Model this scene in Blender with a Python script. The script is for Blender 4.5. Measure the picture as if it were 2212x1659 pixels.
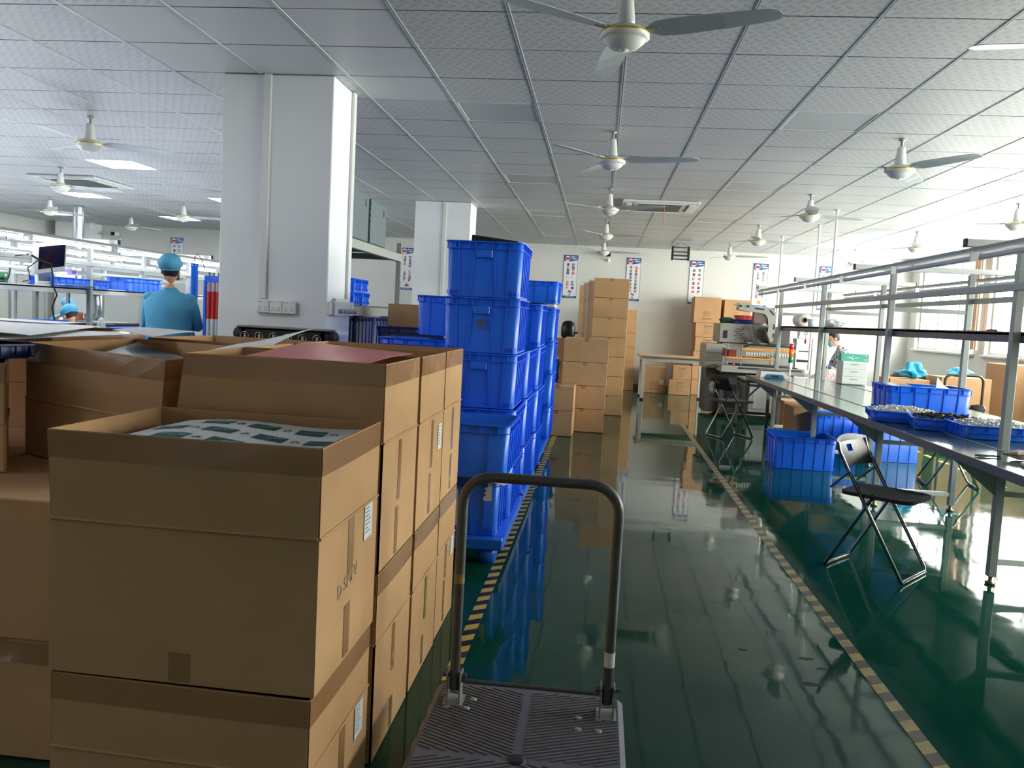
import bpy, bmesh, math, random
from mathutils import Vector, Matrix, Quaternion
random.seed(7)
for _o in list(bpy.data.objects):
    bpy.data.objects.remove(_o)
SC = bpy.context.scene
COL = SC.collection
PI = math.pi
R = math.radians

# ---------------------------------------------------------------- camera
cam_d = bpy.data.cameras.new('camera')
cam = bpy.data.objects.new('camera', cam_d)
COL.objects.link(cam)
_ya, _pi, _ro = R(-5.82), R(-4.624), R(3.004)
_f = Vector((math.sin(_ya)*math.cos(_pi), math.cos(_ya)*math.cos(_pi), math.sin(_pi)))
_r = Vector((math.cos(_ya), -math.sin(_ya), 0))
_u = _r.cross(_f)
_r2 = _r*math.cos(_ro) + _u*math.sin(_ro)
_u2 = -_r*math.sin(_ro) + _u*math.cos(_ro)
cam.matrix_world = Matrix(((_r2.x, _u2.x, -_f.x, 0), (_r2.y, _u2.y, -_f.y, 0), (_r2.z, _u2.z, -_f.z, 1.35), (0, 0, 0, 1)))
cam_d.sensor_width = 36.0
cam_d.lens = 36.0*1800/2212
cam_d.clip_start = 0.05
SC.camera = cam

# ---------------------------------------------------------------- world, light, exposure
W = bpy.data.worlds.new('sky'); SC.world = W; W.use_nodes = True
_bg = W.node_tree.nodes['Background']
_bg.inputs[0].default_value = (1.0, 0.965, 0.90, 1)
_bg.inputs[1].default_value = 30.0
SC.view_settings.view_transform = 'Standard'
SC.view_settings.look = 'None'
SC.view_settings.exposure = 0.0
SC.view_settings.gamma = 1.0
SC.view_settings.use_curve_mapping = False
SC.cycles.use_denoising = True
SC.cycles.max_bounces = 8
SC.cycles.diffuse_bounces = 5
SC.cycles.glossy_bounces = 4
SC.cycles.transparent_max_bounces = 12
SC.cycles.sample_clamp_indirect = 6.0
SC.cycles.caustics_reflective = False
SC.cycles.caustics_refractive = False
HC = 2.88          # ceiling height
WINY = [(2.0, 4.7), (5.1, 7.8), (8.2, 10.9), (11.3, 14.0), (14.4, 17.0)]   # window bays in the right wall
for y0, y1 in WINY:          # light portals in the window openings
    l = bpy.data.lights.new('window_portal', 'AREA'); l.shape = 'RECTANGLE'
    l.size = y1-y0; l.size_y = 1.5
    l.cycles.is_portal = True
    o = bpy.data.objects.new('window_portal', l); COL.objects.link(o)
    o.matrix_world = Matrix.Translation((6.2, (y0+y1)/2, 1.92)) @ Matrix(((0, 0, 1, 0), (1, 0, 0, 0), (0, 1, 0, 0), (0, 0, 0, 1)))

# ---------------------------------------------------------------- materials
MATS = {}
def lin(c):
    return tuple((v/12.92 if v <= .04045 else ((v+.055)/1.055)**2.4) for v in c)
def mat(name, col, rough=.5, metal=0.0, noise=0.0, nscale=8.0, bump=0.0, bscale=60.0, emit=None, es=0.0, alpha=1.0, coat=0.0, spec=.5, srgb=True, stretch=(1, 1, 1), trans=0.0):
    if name in MATS: return MATS[name]
    m = bpy.data.materials.new(name); m.use_nodes = True
    nt = m.node_tree; b = nt.nodes['Principled BSDF']
    c = lin(col) if srgb else col
    b.inputs['Base Color'].default_value = (*c, 1)
    b.inputs['Roughness'].default_value = rough
    b.inputs['Metallic'].default_value = metal
    b.inputs['Alpha'].default_value = alpha
    b.inputs['Coat Weight'].default_value = coat
    b.inputs['Specular IOR Level'].default_value = spec
    b.inputs['Transmission Weight'].default_value = trans
    if emit:
        b.inputs['Emission Color'].default_value = (*emit, 1)
        b.inputs['Emission Strength'].default_value = es
    if noise or bump:
        tc = nt.nodes.new('ShaderNodeTexCoord'); mp = nt.nodes.new('ShaderNodeMapping')
        mp.inputs['Scale'].default_value = stretch
        nt.links.new(tc.outputs['Object'], mp.inputs[0])
    if noise:
        n = nt.nodes.new('ShaderNodeTexNoise'); n.inputs['Scale'].default_value = nscale; n.inputs['Detail'].default_value = 5
        nt.links.new(mp.outputs[0], n.inputs['Vector'])
        r = nt.nodes.new('ShaderNodeMapRange'); r.inputs[1].default_value = .3; r.inputs[2].default_value = .7
        r.inputs[3].default_value = 1-noise; r.inputs[4].default_value = 1+noise*.5
        nt.links.new(n.outputs[0], r.inputs[0])
        mx = nt.nodes.new('ShaderNodeVectorMath'); mx.operation = 'SCALE'
        mx.inputs[0].default_value = c
        nt.links.new(r.outputs[0], mx.inputs['Scale']); nt.links.new(mx.outputs[0], b.inputs['Base Color'])
    if bump:
        n2 = nt.nodes.new('ShaderNodeTexNoise'); n2.inputs['Scale'].default_value = bscale; n2.inputs['Detail'].default_value = 3
        nt.links.new(mp.outputs[0], n2.inputs['Vector'])
        bp = nt.nodes.new('ShaderNodeBump'); bp.inputs['Strength'].default_value = bump; bp.inputs['Distance'].default_value = .004
        nt.links.new(n2.outputs[0], bp.inputs['Height']); nt.links.new(bp.outputs[0], b.inputs['Normal'])
    MATS[name] = m
    return m

WHITE = mat('white_wall_paint', (.83, .83, .81), .6, noise=.03, nscale=1.5, bump=.1, bscale=40)
COLP = mat('column_paint', (.92, .93, .93), .6, noise=.03, nscale=2, bump=.1, bscale=30)
CARD = mat('brown_cardboard', (.77, .61, .44), .85, noise=.09, nscale=5, bump=.12, bscale=90, spec=.2)
CARD2 = mat('light_cardboard', (.73, .57, .42), .85, noise=.08, nscale=6, bump=.1, bscale=90, spec=.2)
CARDIN = mat('cardboard_inside', (.80, .66, .48), .85, noise=.06, nscale=5, spec=.2)
CARDEDGE = mat('cardboard_edge', (.60, .47, .33), .9, noise=.2, nscale=90)
TAPE = mat('packing_tape', (.65, .48, .32), .16, noise=.05, nscale=6, bump=.10, bscale=25, coat=.4)
PRINT = mat('carton_print', (.36, .24, .16), .8)
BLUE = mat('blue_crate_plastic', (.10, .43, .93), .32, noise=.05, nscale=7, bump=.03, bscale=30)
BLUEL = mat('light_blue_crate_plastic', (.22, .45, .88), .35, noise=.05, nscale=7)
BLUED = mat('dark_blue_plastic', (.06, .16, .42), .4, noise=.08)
GREYST = mat('grey_steel', (.62, .64, .62), .42, metal=.25, noise=.05, nscale=12)
GREYD = mat('dark_grey_steel', (.36, .37, .38), .4, metal=.3, noise=.06, nscale=12)
WHITEP = mat('white_plastic', (.90, .90, .88), .35)
WHITEM = mat('white_enamel', (.86, .87, .86), .35, noise=.03)
BLACK = mat('black_plastic', (.07, .07, .075), .4, noise=.1)
BLACKR = mat('black_rubber', (.05, .05, .055), .65)
CHROME = mat('chrome_tube', (.55, .55, .55), .18, metal=1.0)
WORK = mat('green_esd_mat', (.26, .36, .34), .16, noise=.06, nscale=3, bump=.03, bscale=8)
SCREEN = mat('dark_screen', (.07, .06, .07), .12)
PAPER = mat('white_paper', (.88, .88, .87), .55, noise=.02)
CLOTHB = mat('blue_smock_cloth', (.32, .62, .76), .8, noise=.07, nscale=9, bump=.4, bscale=14)
SKIN = mat('skin', (.80, .60, .48), .55)
HAIR = mat('dark_hair', (.09, .07, .06), .6, noise=.2, nscale=40)
TROUS = mat('dark_trousers', (.14, .15, .19), .85, noise=.08)
LEDON = mat('led_panel_lit', (1, 1, 1), .5, emit=(.86, .91, 1.0), es=26.0)
TUBEON = mat('tube_lit', (1, 1, 1), .5, emit=(.86, .90, 1.0), es=40.0)
TUBEOFF = mat('tube_unlit', (.82, .81, .83), .3)
GOLD = mat('gold_trim', (.80, .68, .30), .3, metal=.6)

# ---------------------------------------------------------------- mesh builder
class MB:
    def __init__(s): s.v = []; s.f = []; s.sm = []; s.mi = []; s.m = 0
    def add(s, vs, fs, smooth=False):
        n = len(s.v); s.v += [tuple(p) for p in vs]
        for f in fs: s.f.append([i+n for i in f]); s.sm.append(smooth); s.mi.append(s.m)
        return s
    def box(s, cx, cy, cz, sx, sy, sz, rz=0, M=None, bev=0.0):
        hx, hy, hz = sx/2, sy/2, sz/2
        if bev and bev < min(hx, hy, hz):
            b = bev; vs = []; 
            for z, i in ((-hz, b), (-hz+b, 0), (hz-b, 0), (hz, b)):
                a, c = hx-i, hy-i
                ch = b*.999 if i == 0 else b*.6
                vs += [(-a+ch, -c, z), (a-ch, -c, z), (a, -c+ch, z), (a, c-ch, z), (a-ch, c, z), (-a+ch, c, z), (-a, c-ch, z), (-a, -c+ch, z)]
            fs = [list(range(7, -1, -1)), list(range(24, 32))]
            for k in range(3):
                for i in range(8):
                    j = (i+1) % 8; fs.append([k*8+i, k*8+j, (k+1)*8+j, (k+1)*8+i])
        else:
            vs = [(-hx, -hy, -hz), (hx, -hy, -hz), (hx, hy, -hz), (-hx, hy, -hz), (-hx, -hy, hz), (hx, -hy, hz), (hx, hy, hz), (-hx, hy, hz)]
            fs = [(3, 2, 1, 0), (4, 5, 6, 7), (0, 1, 5, 4), (1, 2, 6, 5), (2, 3, 7, 6), (3, 0, 4, 7)]
        T = Matrix.Translation((cx, cy, cz)) @ (M.to_4x4() if M else Matrix.Rotation(rz, 4, 'Z'))
        return s.add([T @ Vector(p) for p in vs], fs)
    def b2(s, x0, x1, y0, y1, z0, z1, bev=0.0):
        return s.box((x0+x1)/2, (y0+y1)/2, (z0+z1)/2, abs(x1-x0), abs(y1-y0), abs(z1-z0), bev=bev)
    def bar(s, a, b, w, h, up=(0, 0, 1)):
        a, b = Vector(a), Vector(b); d = (b-a); L = d.length; d = d/L
        u = Vector(up)
        if abs(d.dot(u)) > .99: u = Vector((0, 1, 0))
        x = d.cross(u).normalized(); z = x.cross(d)
        M = Matrix((x, d, z)).transposed()
        c = (a+b)/2
        return s.box(c.x, c.y, c.z, w, L, h, M=M)
    def tube(s, pts, r, n=10, cap=True, closed=False, sy=1.0):
        pts = [Vector(p) for p in pts]; N = len(pts)
        rs = r if isinstance(r, (list, tuple)) else [r]*N
        vs = []; prev = None
        for i, p in enumerate(pts):
            if closed: d = pts[(i+1) % N]-pts[i-1]
            else: d = pts[min(i+1, N-1)]-pts[max(i-1, 0)]
            d.normalize()
            if prev is None:
                u = Vector((0, 0, 1)) if abs(d.z) < .9 else Vector((1, 0, 0))
                x = d.cross(u).normalized()
            else:
                x = (prev - d*prev.dot(d))
                x = x.normalized() if x.length > 1e-6 else d.orthogonal().normalized()
            prev = x; y = d.cross(x)
            for k in range(n):
                a = 2*PI*k/n; vs.append(p+(x*math.cos(a)+y*math.sin(a)*sy)*rs[i])
        fs = []
        for i in range(N if closed else N-1):
            j = (i+1) % N
            for k in range(n):
                l = (k+1) % n; fs.append((i*n+k, i*n+l, j*n+l, j*n+k))
        s.add(vs, fs, True)
        if cap and not closed:
            s.add([vs[k] for k in range(n)], [list(range(n-1, -1, -1))]); s.add([vs[(N-1)*n+k] for k in range(n)], [list(range(n))])
        return s
    def lathe(s, prof, n=20, c=(0, 0, 0), axis='z', sx=1, sy=1):
        vs = []
        for r, z in prof:
            for k in range(n):
                a = 2*PI*k/n; x, y = r*math.cos(a)*sx, r*math.sin(a)*sy
                p = (x, y, z) if axis == 'z' else ((z, x, y) if axis == 'x' else (x, z, y))
                vs.append((p[0]+c[0], p[1]+c[1], p[2]+c[2]))
        fs = []
        for i in range(len(prof)-1):
            for k in range(n):
                l = (k+1) % n; q = (i*n+k, i*n+l, (i+1)*n+l, (i+1)*n+k)
                fs.append(q if axis != 'y' else q[::-1])
        return s.add(vs, fs, True)
    def slab(s, a, b, c, d, t):
        # thick quad; thickness goes against the quad's normal
        a, b, c, d = map(Vector, (a, b, c, d)); n = ((c-a).cross(d-b)).normalized()*t
        vs = [a, b, c, d, a-n, b-n, c-n, d-n]
        return s.add(vs, [(0, 1, 2, 3), (7, 6, 5, 4), (0, 4, 5, 1), (1, 5, 6, 2), (2, 6, 7, 3), (3, 7, 4, 0)])
    def prism(s, poly, h, M=None, z0=0.0):
        M = M or Matrix.Identity(4); n = len(poly)
        vs = [M @ Vector((p[0], p[1], z0)) for p in poly]+[M @ Vector((p[0], p[1], z0+h)) for p in poly]
        fs = [list(range(n-1, -1, -1)), list(range(n, 2*n))]+[(i, (i+1) % n, n+(i+1) % n, n+i) for i in range(n)]
        return s.add(vs, fs)
    def grid(s, fn, nu, nv, smooth=True):
        vs = [fn(i/nu, j/nv) for j in range(nv+1) for i in range(nu+1)]
        fs = [(j*(nu+1)+i, j*(nu+1)+i+1, (j+1)*(nu+1)+i+1, (j+1)*(nu+1)+i) for j in range(nv) for i in range(nu)]
        return s.add(vs, fs, smooth)
    def mesh(s, name, mats):
        me = bpy.data.meshes.new(name); me.from_pydata(s.v, [], s.f)
        for m in (mats if isinstance(mats, (list, tuple)) else [mats]): me.materials.append(m)
        me.polygons.foreach_set('use_smooth', s.sm)
        me.polygons.foreach_set('material_index', s.mi)
        me.update()
        return me
    def build(s, name, mats, parent=None, world=False, **kw):
        me = s.mesh(name, mats)
        if world and parent:
            me.transform(inv(parent))
        o = bpy.data.objects.new(name, me); COL.objects.link(o)
        if parent: o.parent = parent
        if kw: tag(o, **kw)
        return o
def inv(p):
    M = Matrix.Identity(4); q = p
    while q:
        M = (Matrix.LocRotScale(q.location, q.rotation_euler, q.scale)) @ M; q = q.parent
    return M.inverted()
def tag(o, label=None, cat=None, group=None, kind=None):
    if label: o['label'] = label
    if cat: o['category'] = cat
    if group: o['group'] = group
    if kind: o['kind'] = kind
    return o
def thing(name, label, cat, loc=(0, 0, 0), rz=0.0, group=None):
    o = bpy.data.objects.new(name, None); COL.objects.link(o)
    o.empty_display_size = .05
    o.location = loc; o.rotation_euler = (0, 0, rz)
    return tag(o, label, cat, group)
def link_copy(o, parent):
    c = o.copy(); COL.objects.link(c); c.parent = parent
    for g in list(o.children): link_copy(g, c)
    return c
def dup(root, loc, rz=None, label=None, group=None, rot=None):
    r = root.copy(); COL.objects.link(r); r.location = loc
    if rz is not None: r.rotation_euler = (0, 0, rz)
    if rot is not None: r.rotation_euler = rot
    if label: r['label'] = label
    if group: r['group'] = group
    for ch in list(root.children): link_copy(ch, r)
    return r
def struct(mb, name, m, parent=None, world=False):
    o = mb.build(name, m, parent, world)
    if not parent: o['kind'] = 'structure'
    return o
def text_obj(txt, size, m, name, parent, M, bold=0.0, world=False):
    cu = bpy.data.curves.new('lettering_curve', 'FONT'); cu.body = txt; cu.size = size
    cu.align_x = 'CENTER'; cu.align_y = 'CENTER'; cu.offset = bold; cu.extrude = .0004
    cu.resolution_u = 2
    t = bpy.data.objects.new('lettering_curve', cu); COL.objects.link(t)
    bpy.context.view_layer.update()
    dg = bpy.context.evaluated_depsgraph_get()
    me = bpy.data.meshes.new_from_object(t.evaluated_get(dg))
    bpy.data.objects.remove(t); bpy.data.curves.remove(cu)
    me.name = name; me.materials.clear(); me.materials.append(m)
    me.transform(M)
    if world and parent: me.transform(inv(parent))
    o = bpy.data.objects.new(name, me); COL.objects.link(o)
    if parent: o.parent = parent
    return o
# matrices that stand lettering up: facing -Y (towards the photographer) and facing +X
def face_my(x, y, z, roll=0): return Matrix.Translation((x, y, z)) @ Matrix.Rotation(R(90), 4, 'X') @ Matrix.Rotation(roll, 4, 'Z')
def face_px(x, y, z, roll=0): return Matrix.Translation((x, y, z)) @ Matrix.Rotation(R(90), 4, 'Z') @ Matrix.Rotation(R(90), 4, 'X') @ Matrix.Rotation(roll, 4, 'Z')
# ================================================================= the room
YB, YF, XL, XR = 17.4, -4.0, -12.0, 6.1
FLOOR = mat('green_epoxy_floor', (.08, .27, .21), .07)
def _floor_nodes():
    nt = FLOOR.node_tree; b = nt.nodes['Principled BSDF']
    tc = nt.nodes.new('ShaderNodeTexCoord')
    n = nt.nodes.new('ShaderNodeTexNoise'); n.inputs['Scale'].default_value = 1.1; n.inputs['Detail'].default_value = 6
    nt.links.new(tc.outputs['Object'], n.inputs['Vector'])
    cr = nt.nodes.new('ShaderNodeValToRGB')
    cr.color_ramp.elements[0].color = (.003, .046, .029, 1); cr.color_ramp.elements[0].position = .3
    cr.color_ramp.elements[1].color = (.006, .070, .046, 1); cr.color_ramp.elements[1].position = .72
    nt.links.new(n.outputs[0], cr.inputs[0]); nt.links.new(cr.outputs[0], b.inputs['Base Color'])
    r = nt.nodes.new('ShaderNodeMapRange'); r.inputs[1].default_value = .35; r.inputs[2].default_value = .7; r.inputs[3].default_value = .025; r.inputs[4].default_value = .085
    n3 = nt.nodes.new('ShaderNodeTexNoise'); n3.inputs['Scale'].default_value = 2.4; n3.inputs['Detail'].default_value = 8
    nt.links.new(tc.outputs['Object'], n3.inputs['Vector'])
    nt.links.new(n3.outputs[0], r.inputs[0]); nt.links.new(r.outputs[0], b.inputs['Roughness'])
    n2 = nt.nodes.new('ShaderNodeTexNoise'); n2.inputs['Scale'].default_value = 2.2; n2.inputs['Detail'].default_value = 2.5
    nt.links.new(tc.outputs['Object'], n2.inputs['Vector'])
    bp = nt.nodes.new('ShaderNodeBump'); bp.inputs['Strength'].default_value = .5; bp.inputs['Distance'].default_value = .0045
    nt.links.new(n2.outputs[0], bp.inputs['Height']); nt.links.new(bp.outputs[0], b.inputs['Normal'])
    b.inputs['Specular IOR Level'].default_value = .2
_floor_nodes()
struct(MB().b2(XL-.3, XR+.3, YF-.3, YB+.3, -.12, 0), 'floor', FLOOR)
struct(MB().b2(XL-.3, XR+.3, YB, YB+.25, 0, HC+.15), 'wall_back', WHITE)
struct(MB().b2(XL-.3, XL, YF, YB, 0, HC+.15), 'wall_left', WHITE)
struct(MB().b2(XL-.3, XR+.3, YF-.25, YF, 0, HC+.15), 'wall_front', WHITE)
wr = MB().b2(XR, XR+.25, YF, YB, 0, 1.13).b2(XR, XR+.25, YF, YB, 2.72, HC+.15)
_edges = [YF]+[e for p in WINY for e in p]+[YB]
for i in range(0, len(_edges), 2): wr.b2(XR, XR+.25, _edges[i], _edges[i+1], 1.13, 2.72)
struct(wr, 'wall_right', WHITE)
# window frames, sills and panes
def _glass():
    m = bpy.data.materials.new('window_glass'); m.use_nodes = True; nt = m.node_tree
    nt.nodes.remove(nt.nodes['Principled BSDF']); out = nt.nodes['Material Output']
    t = nt.nodes.new('ShaderNodeBsdfTransparent'); g = nt.nodes.new('ShaderNodeBsdfGlossy'); g.inputs['Roughness'].default_value = .02
    mx = nt.nodes.new('ShaderNodeMixShader'); lw = nt.nodes.new('ShaderNodeLayerWeight'); fr = nt.nodes.new('ShaderNodeMath'); fr.operation = 'POWER'; fr.inputs[1].default_value = 5; nt.links.new(lw.outputs['Facing'], fr.inputs[0])
    t.inputs[0].default_value = (.95, .98, .97, 1)
    nt.links.new(fr.outputs[0], mx.inputs[0]); nt.links.new(t.outputs[0], mx.inputs[1]); nt.links.new(g.outputs[0], mx.inputs[2])
    nt.links.new(mx.outputs[0], out.inputs[0]); return m
GLASS = _glass()
ALU = mat('window_aluminium', (.80, .80, .78), .4, metal=.2)
for n, (y0, y1) in enumerate(WINY):
    w = bpy.data.objects.new('window_%d' % (n+1), None); COL.objects.link(w); w.location = (XR+.1, (y0+y1)/2, 1.13); w['kind'] = 'structure'
    fr = MB(); X = XR+.1
    fr.b2(X-.03, X+.03, y0, y1, 1.13, 1.18).b2(X-.03, X+.03, y0, y1, 2.67, 2.72)
    for y in (y0+.025, y0+(y1-y0)/3, y0+(y1-y0)*2/3, y1-.025): fr.b2(X-.03, X+.03, y-.025, y+.025, 1.18, 2.67)
    fr.b2(X-.03, X+.03, y0, y1, 2.16, 2.21)
    fr.build('window_frame', ALU, w, True)
    for k in range(3):
        a, b = y0+(y1-y0)*k/3+.03, y0+(y1-y0)*(k+1)/3-.03
        MB().b2(X-.003, X+.003, a, b, 1.18, 2.16).build('pane', GLASS, w, True)
        MB().b2(X-.003, X+.003, a, b, 2.21, 2.67).build('pane', GLASS, w, True)
    MB().b2(XR-.06, XR+.08, y0-.04, y1+.04, 1.10, 1.135, .004).build('window_sill', WHITEM, w, True)
# skirting
BASE = mat('grey_skirting', (.45, .5, .48), .5)
struct(MB().b2(XL, XR, YB-.012, YB-.0005, 0, .09), 'baseboard_back', BASE)
struct(MB().b2(XR-.012, XR-.0005, YF, YB-.02, 0, .09), 'baseboard_right', BASE)
struct(MB().b2(XL+.0005, XL+.012, YF, YB-.02, 0, .09), 'baseboard_left', BASE)
# structural columns with plastic conduits
def column(x0, x1, y0, y1):
    c = struct(MB().b2(x0, x1, y0, y1, 0, HC-.002, .006), 'wall_column', COLP)
    return c
column(-2.62, -1.85, 5.51, 6.03)
column(-2.64, -1.86, 11.48, 11.98)
column(-11.75, -10.95, 16.95, 17.38)
CONDUIT = mat('conduit_plastic', (.87, .87, .85), .4)
def conduit(x, y, side, z0, z1, w=.05):
    t = thing('cable_conduit', 'x', 'conduit', (x, y, z0))
    mb = MB()
    if side == 'front': mb.b2(x-w/2, x+w/2, y-.022, y-.0008, z0, z1, .003)
    else: mb.b2(x+.0008, x+.022, y-w/2, y+w/2, z0, z1, .003)
    mb.build('trunking', CONDUIT, t, True)
    return t
c = conduit(-2.30, 5.51, 'front', 1.385, HC-.003); c['label'] = 'white cable trunking down the front face of the nearest column'
c = conduit(-1.85, 5.93, 'right', 1.40, HC-.003, .06); c['label'] = 'white cable trunking on the bright side face of the nearest column'
c = conduit(-2.22, 11.48, 'front', .3, HC-.003); c['label'] = 'white cable trunking on the farther white column'

# ---------------------------------------------------------------- ceiling
TILE = mat('patterned_ceiling_tile', (.66, .67, .68), .45)
def _tile_nodes():
    nt = TILE.node_tree; b = nt.nodes['Principled BSDF']; L = nt.links
    tc = nt.nodes.new('ShaderNodeTexCoord'); sp = nt.nodes.new('ShaderNodeSeparateXYZ'); L.new(tc.outputs['Object'], sp.inputs[0])
    def math_(op, a, c=None, d=None):
        n = nt.nodes.new('ShaderNodeMath'); n.operation = op
        for i, v in enumerate((a, c, d)):
            if v is None: continue
            if isinstance(v, (int, float)): n.inputs[i].default_value = v
            else: L.new(v, n.inputs[i])
        return n.outputs[0]
    px = math_('MULTIPLY', sp.outputs[0], 1/.0667); py = math_('MULTIPLY', sp.outputs[1], 1/.06)
    tri = math_('PINGPONG', px, .5)
    v = math_('FRACT', math_('ADD', math_('ADD', py, math_('MULTIPLY', tri, 1.1)), 100.0))
    band = math_('LESS_THAN', v, .5)
    h = math_('LESS_THAN', math_('FRACT', math_('ADD', math_('ADD', px, math_('MULTIPLY', math_('FLOOR', math_('ADD', py, math_('MULTIPLY', tri, 1.1))), .5)), 100.0)), .62)
    m = math_('MULTIPLY', band, h)
    cr = nt.nodes.new('ShaderNodeMix'); cr.data_type = 'RGBA'; L.new(m, cr.inputs[0])
    cr.inputs[6].default_value = (*lin((.77, .775, .785)), 1); cr.inputs[7].default_value = (*lin((.695, .70, .71)), 1)
    L.new(cr.outputs[2], b.inputs['Base Color'])
    bp = nt.nodes.new('ShaderNodeBump'); bp.inputs['Strength'].default_value = .35; bp.inputs['Distance'].default_value = .002; bp.invert = True
    L.new(m, bp.inputs['Height']); L.new(bp.outputs[0], b.inputs['Normal'])
_tile_nodes()
TILEP = mat('plain_ceiling_tile', (.79, .80, .81), .5)
RAILM = mat('ceiling_rail_metal', (.80, .81, .82), .4, metal=.2)
GROOVE = mat('ceiling_void', (.16, .17, .18), .8)
ceil = struct(MB().b2(XL-.3, XR+.3, YF, YB+.3, HC+.022, HC+.15), 'ceiling', GROOVE)
GX0, GPX, GY0, GPY = .05, .603, 4.31, .598
PANELS = {}   # (i, j) -> lit / unlit light panels
for (i, j, lit) in ((-10, 8, 1), (-10, 13, 1), (-10, 18, 1), (-14, 13, 1), (-14, 18, 1), (-18, 18, 1), (-10, 3, 1), (-14, 8, 1), (-14, 3, 1), (-18, 13, 1), (-18, 8, 1), (-10, -2, 1), (-6, -2, 1),  # lit cells outside the view are unseen, added to raise the ambient light
                    (-2, 3, 0), (-2, 8, 0), (-2, 13, 0), (-2, 18, 0), (2, 3, 0), (2, 8, 0), (2, 13, 0), (2, 18, 0), (6, 18, 1), (-2, -2, 0), (2, -2, 0)):
    PANELS[(i, j)] = lit
def cellc(i, j): return (GX0+GPX*(i+.5), GY0+GPY*(j+.5))
ACS = [(.66, 11.05), (-7.1, 10.8)]
tiles = []
i0, i1 = int((XL-GX0)/GPX)-1, int((XR-GX0)/GPX)+1
j0, j1 = int((YF-GY0)/GPY)-1, int((YB-GY0)/GPY)+1
CP = Vector((0, 0, 1.35))
for i in range(i0, i1):
    for j in range(j0, j1):
        x, y = cellc(i, j)
        if (i, j) in PANELS: continue
        a, b2_, c2_, d2_ = x-GPX/2+.004, x+GPX/2-.004, y-GPY/2+.0045, y+GPY/2-.0045
        a, b2_, c2_, d2_ = max(a, XL+.002), min(b2_, XR-.002), max(c2_, YF+.002), min(d2_, YB-.002)
        if b2_-a < .02 or d2_-c2_ < .02: continue
        # only tiles in front of the camera are worth building singly
        v = Vector((x, y, HC))-CP; w = v.dot(_f)
        vis = False; dist = v.length
        if w > .5:
            sx = v.dot(_r2)/w*1800; sy = v.dot(_u2)/w*1800
            vis = abs(sx) < 1250 and abs(sy) < 980
        tiles.append((vis, dist, a, b2_, c2_, d2_, i, j))
tiles.sort(key=lambda t: (not t[0], t[1]))
TEDGE = mat('shade_dark_tile_edge', (.24, .24, .25), .9)  # tile sides coloured dark to stand in for shadow lines in the joints
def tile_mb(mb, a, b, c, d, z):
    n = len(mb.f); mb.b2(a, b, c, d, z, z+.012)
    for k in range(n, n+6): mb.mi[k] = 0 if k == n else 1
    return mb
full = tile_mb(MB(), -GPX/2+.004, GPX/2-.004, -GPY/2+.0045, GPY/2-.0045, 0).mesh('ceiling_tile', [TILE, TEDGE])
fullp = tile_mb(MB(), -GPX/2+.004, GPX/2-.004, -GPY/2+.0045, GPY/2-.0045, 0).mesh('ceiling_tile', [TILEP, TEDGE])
PLAIN = {(-3, 0), (-4, 0), (-4, 1), (-3, 1), (-5, 1), (-5, 0), (-3, -1), (-4, -1), (-3, 2)}
rest = MB(); restn = 0
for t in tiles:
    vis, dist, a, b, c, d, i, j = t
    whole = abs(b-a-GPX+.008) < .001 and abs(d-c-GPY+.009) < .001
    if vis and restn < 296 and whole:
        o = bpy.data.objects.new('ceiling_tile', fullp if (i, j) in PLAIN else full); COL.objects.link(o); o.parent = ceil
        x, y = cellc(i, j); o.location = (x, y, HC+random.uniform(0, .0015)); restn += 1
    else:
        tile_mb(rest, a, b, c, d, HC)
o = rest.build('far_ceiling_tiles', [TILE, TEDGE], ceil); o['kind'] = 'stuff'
for k in range(i0, i1+1):
    x = GX0+GPX*k
    if x < XL+.02 or x > XR-.02: continue
    o = MB().b2(x-.009, x-.002, YF+.01, YB-.01, HC-.003, HC+.021).b2(x+.002, x+.009, YF+.01, YB-.01, HC-.003, HC+.021).build('ceiling_rail', RAILM, ceil)
# light panels
LEDOFF = mat('led_panel_unlit', (.66, .69, .71), .35)
ledf = None
for (i, j), lit in PANELS.items():
    x, y = cellc(i, j)
    if y > YB-.3: continue
    pos = 'left' if x < -3 else ('centre' if x < 0 else 'right')
    lab = {(-10, 8): 'brightest lit square ceiling light, nearest one left of the near column', (-10, 13): 'lit ceiling light half hidden by the left edge of the near column',
           (-10, 18): 'lit ceiling light far back behind the near column', (-14, 13): 'lit square ceiling light below the small left fan and air vent', (-14, 18): 'lit ceiling light under the fan near the back wall on the left',
           (-18, 18): 'farthest lit ceiling light, behind the silver duct', (-2, 3): 'unlit plain ceiling panel between the near column and the second centre fan', (-2, 8): 'unlit plain ceiling panel left of the second centre fan',
           (-2, 13): 'unlit plain ceiling panel above the tall blue crates', (-2, 18): 'small unlit ceiling panel near the back wall left of centre', (2, 3): 'unlit plain ceiling panel left of the large right fan', (2, 8): 'unlit ceiling panel beyond the big right one, right of the air vent',
           (2, 13): 'narrow unlit ceiling panel just beyond the cassette air conditioner', (2, 18): 'unlit ceiling panel above the hanging insect trap', (6, 18): 'lit ceiling light near the back right window corner'}.get((i, j), 'square %s ceiling light outside the picture, grid row %d column %d' % ('lit' if lit else 'unlit', j+8, -i))
    t = thing('ceiling_light', lab, 'light', (x, y, HC), 0, 'square ceiling lights')
    s = GPX/2-.012
    fr = MB().b2(-s, s, -s, -s+.014, 0, .015).b2(-s, s, s-.014, s, 0, .015).b2(-s, -s+.014, -s+.014, s-.014, 0, .015).b2(s-.014, s, -s+.014, s-.014, 0, .015)
    fr.build('frame', WHITEM, t)
    MB().b2(-s+.014, s-.014, -s+.014, s-.014, .004, .012).build('diffuser', LEDON if lit else LEDOFF, t)
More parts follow.
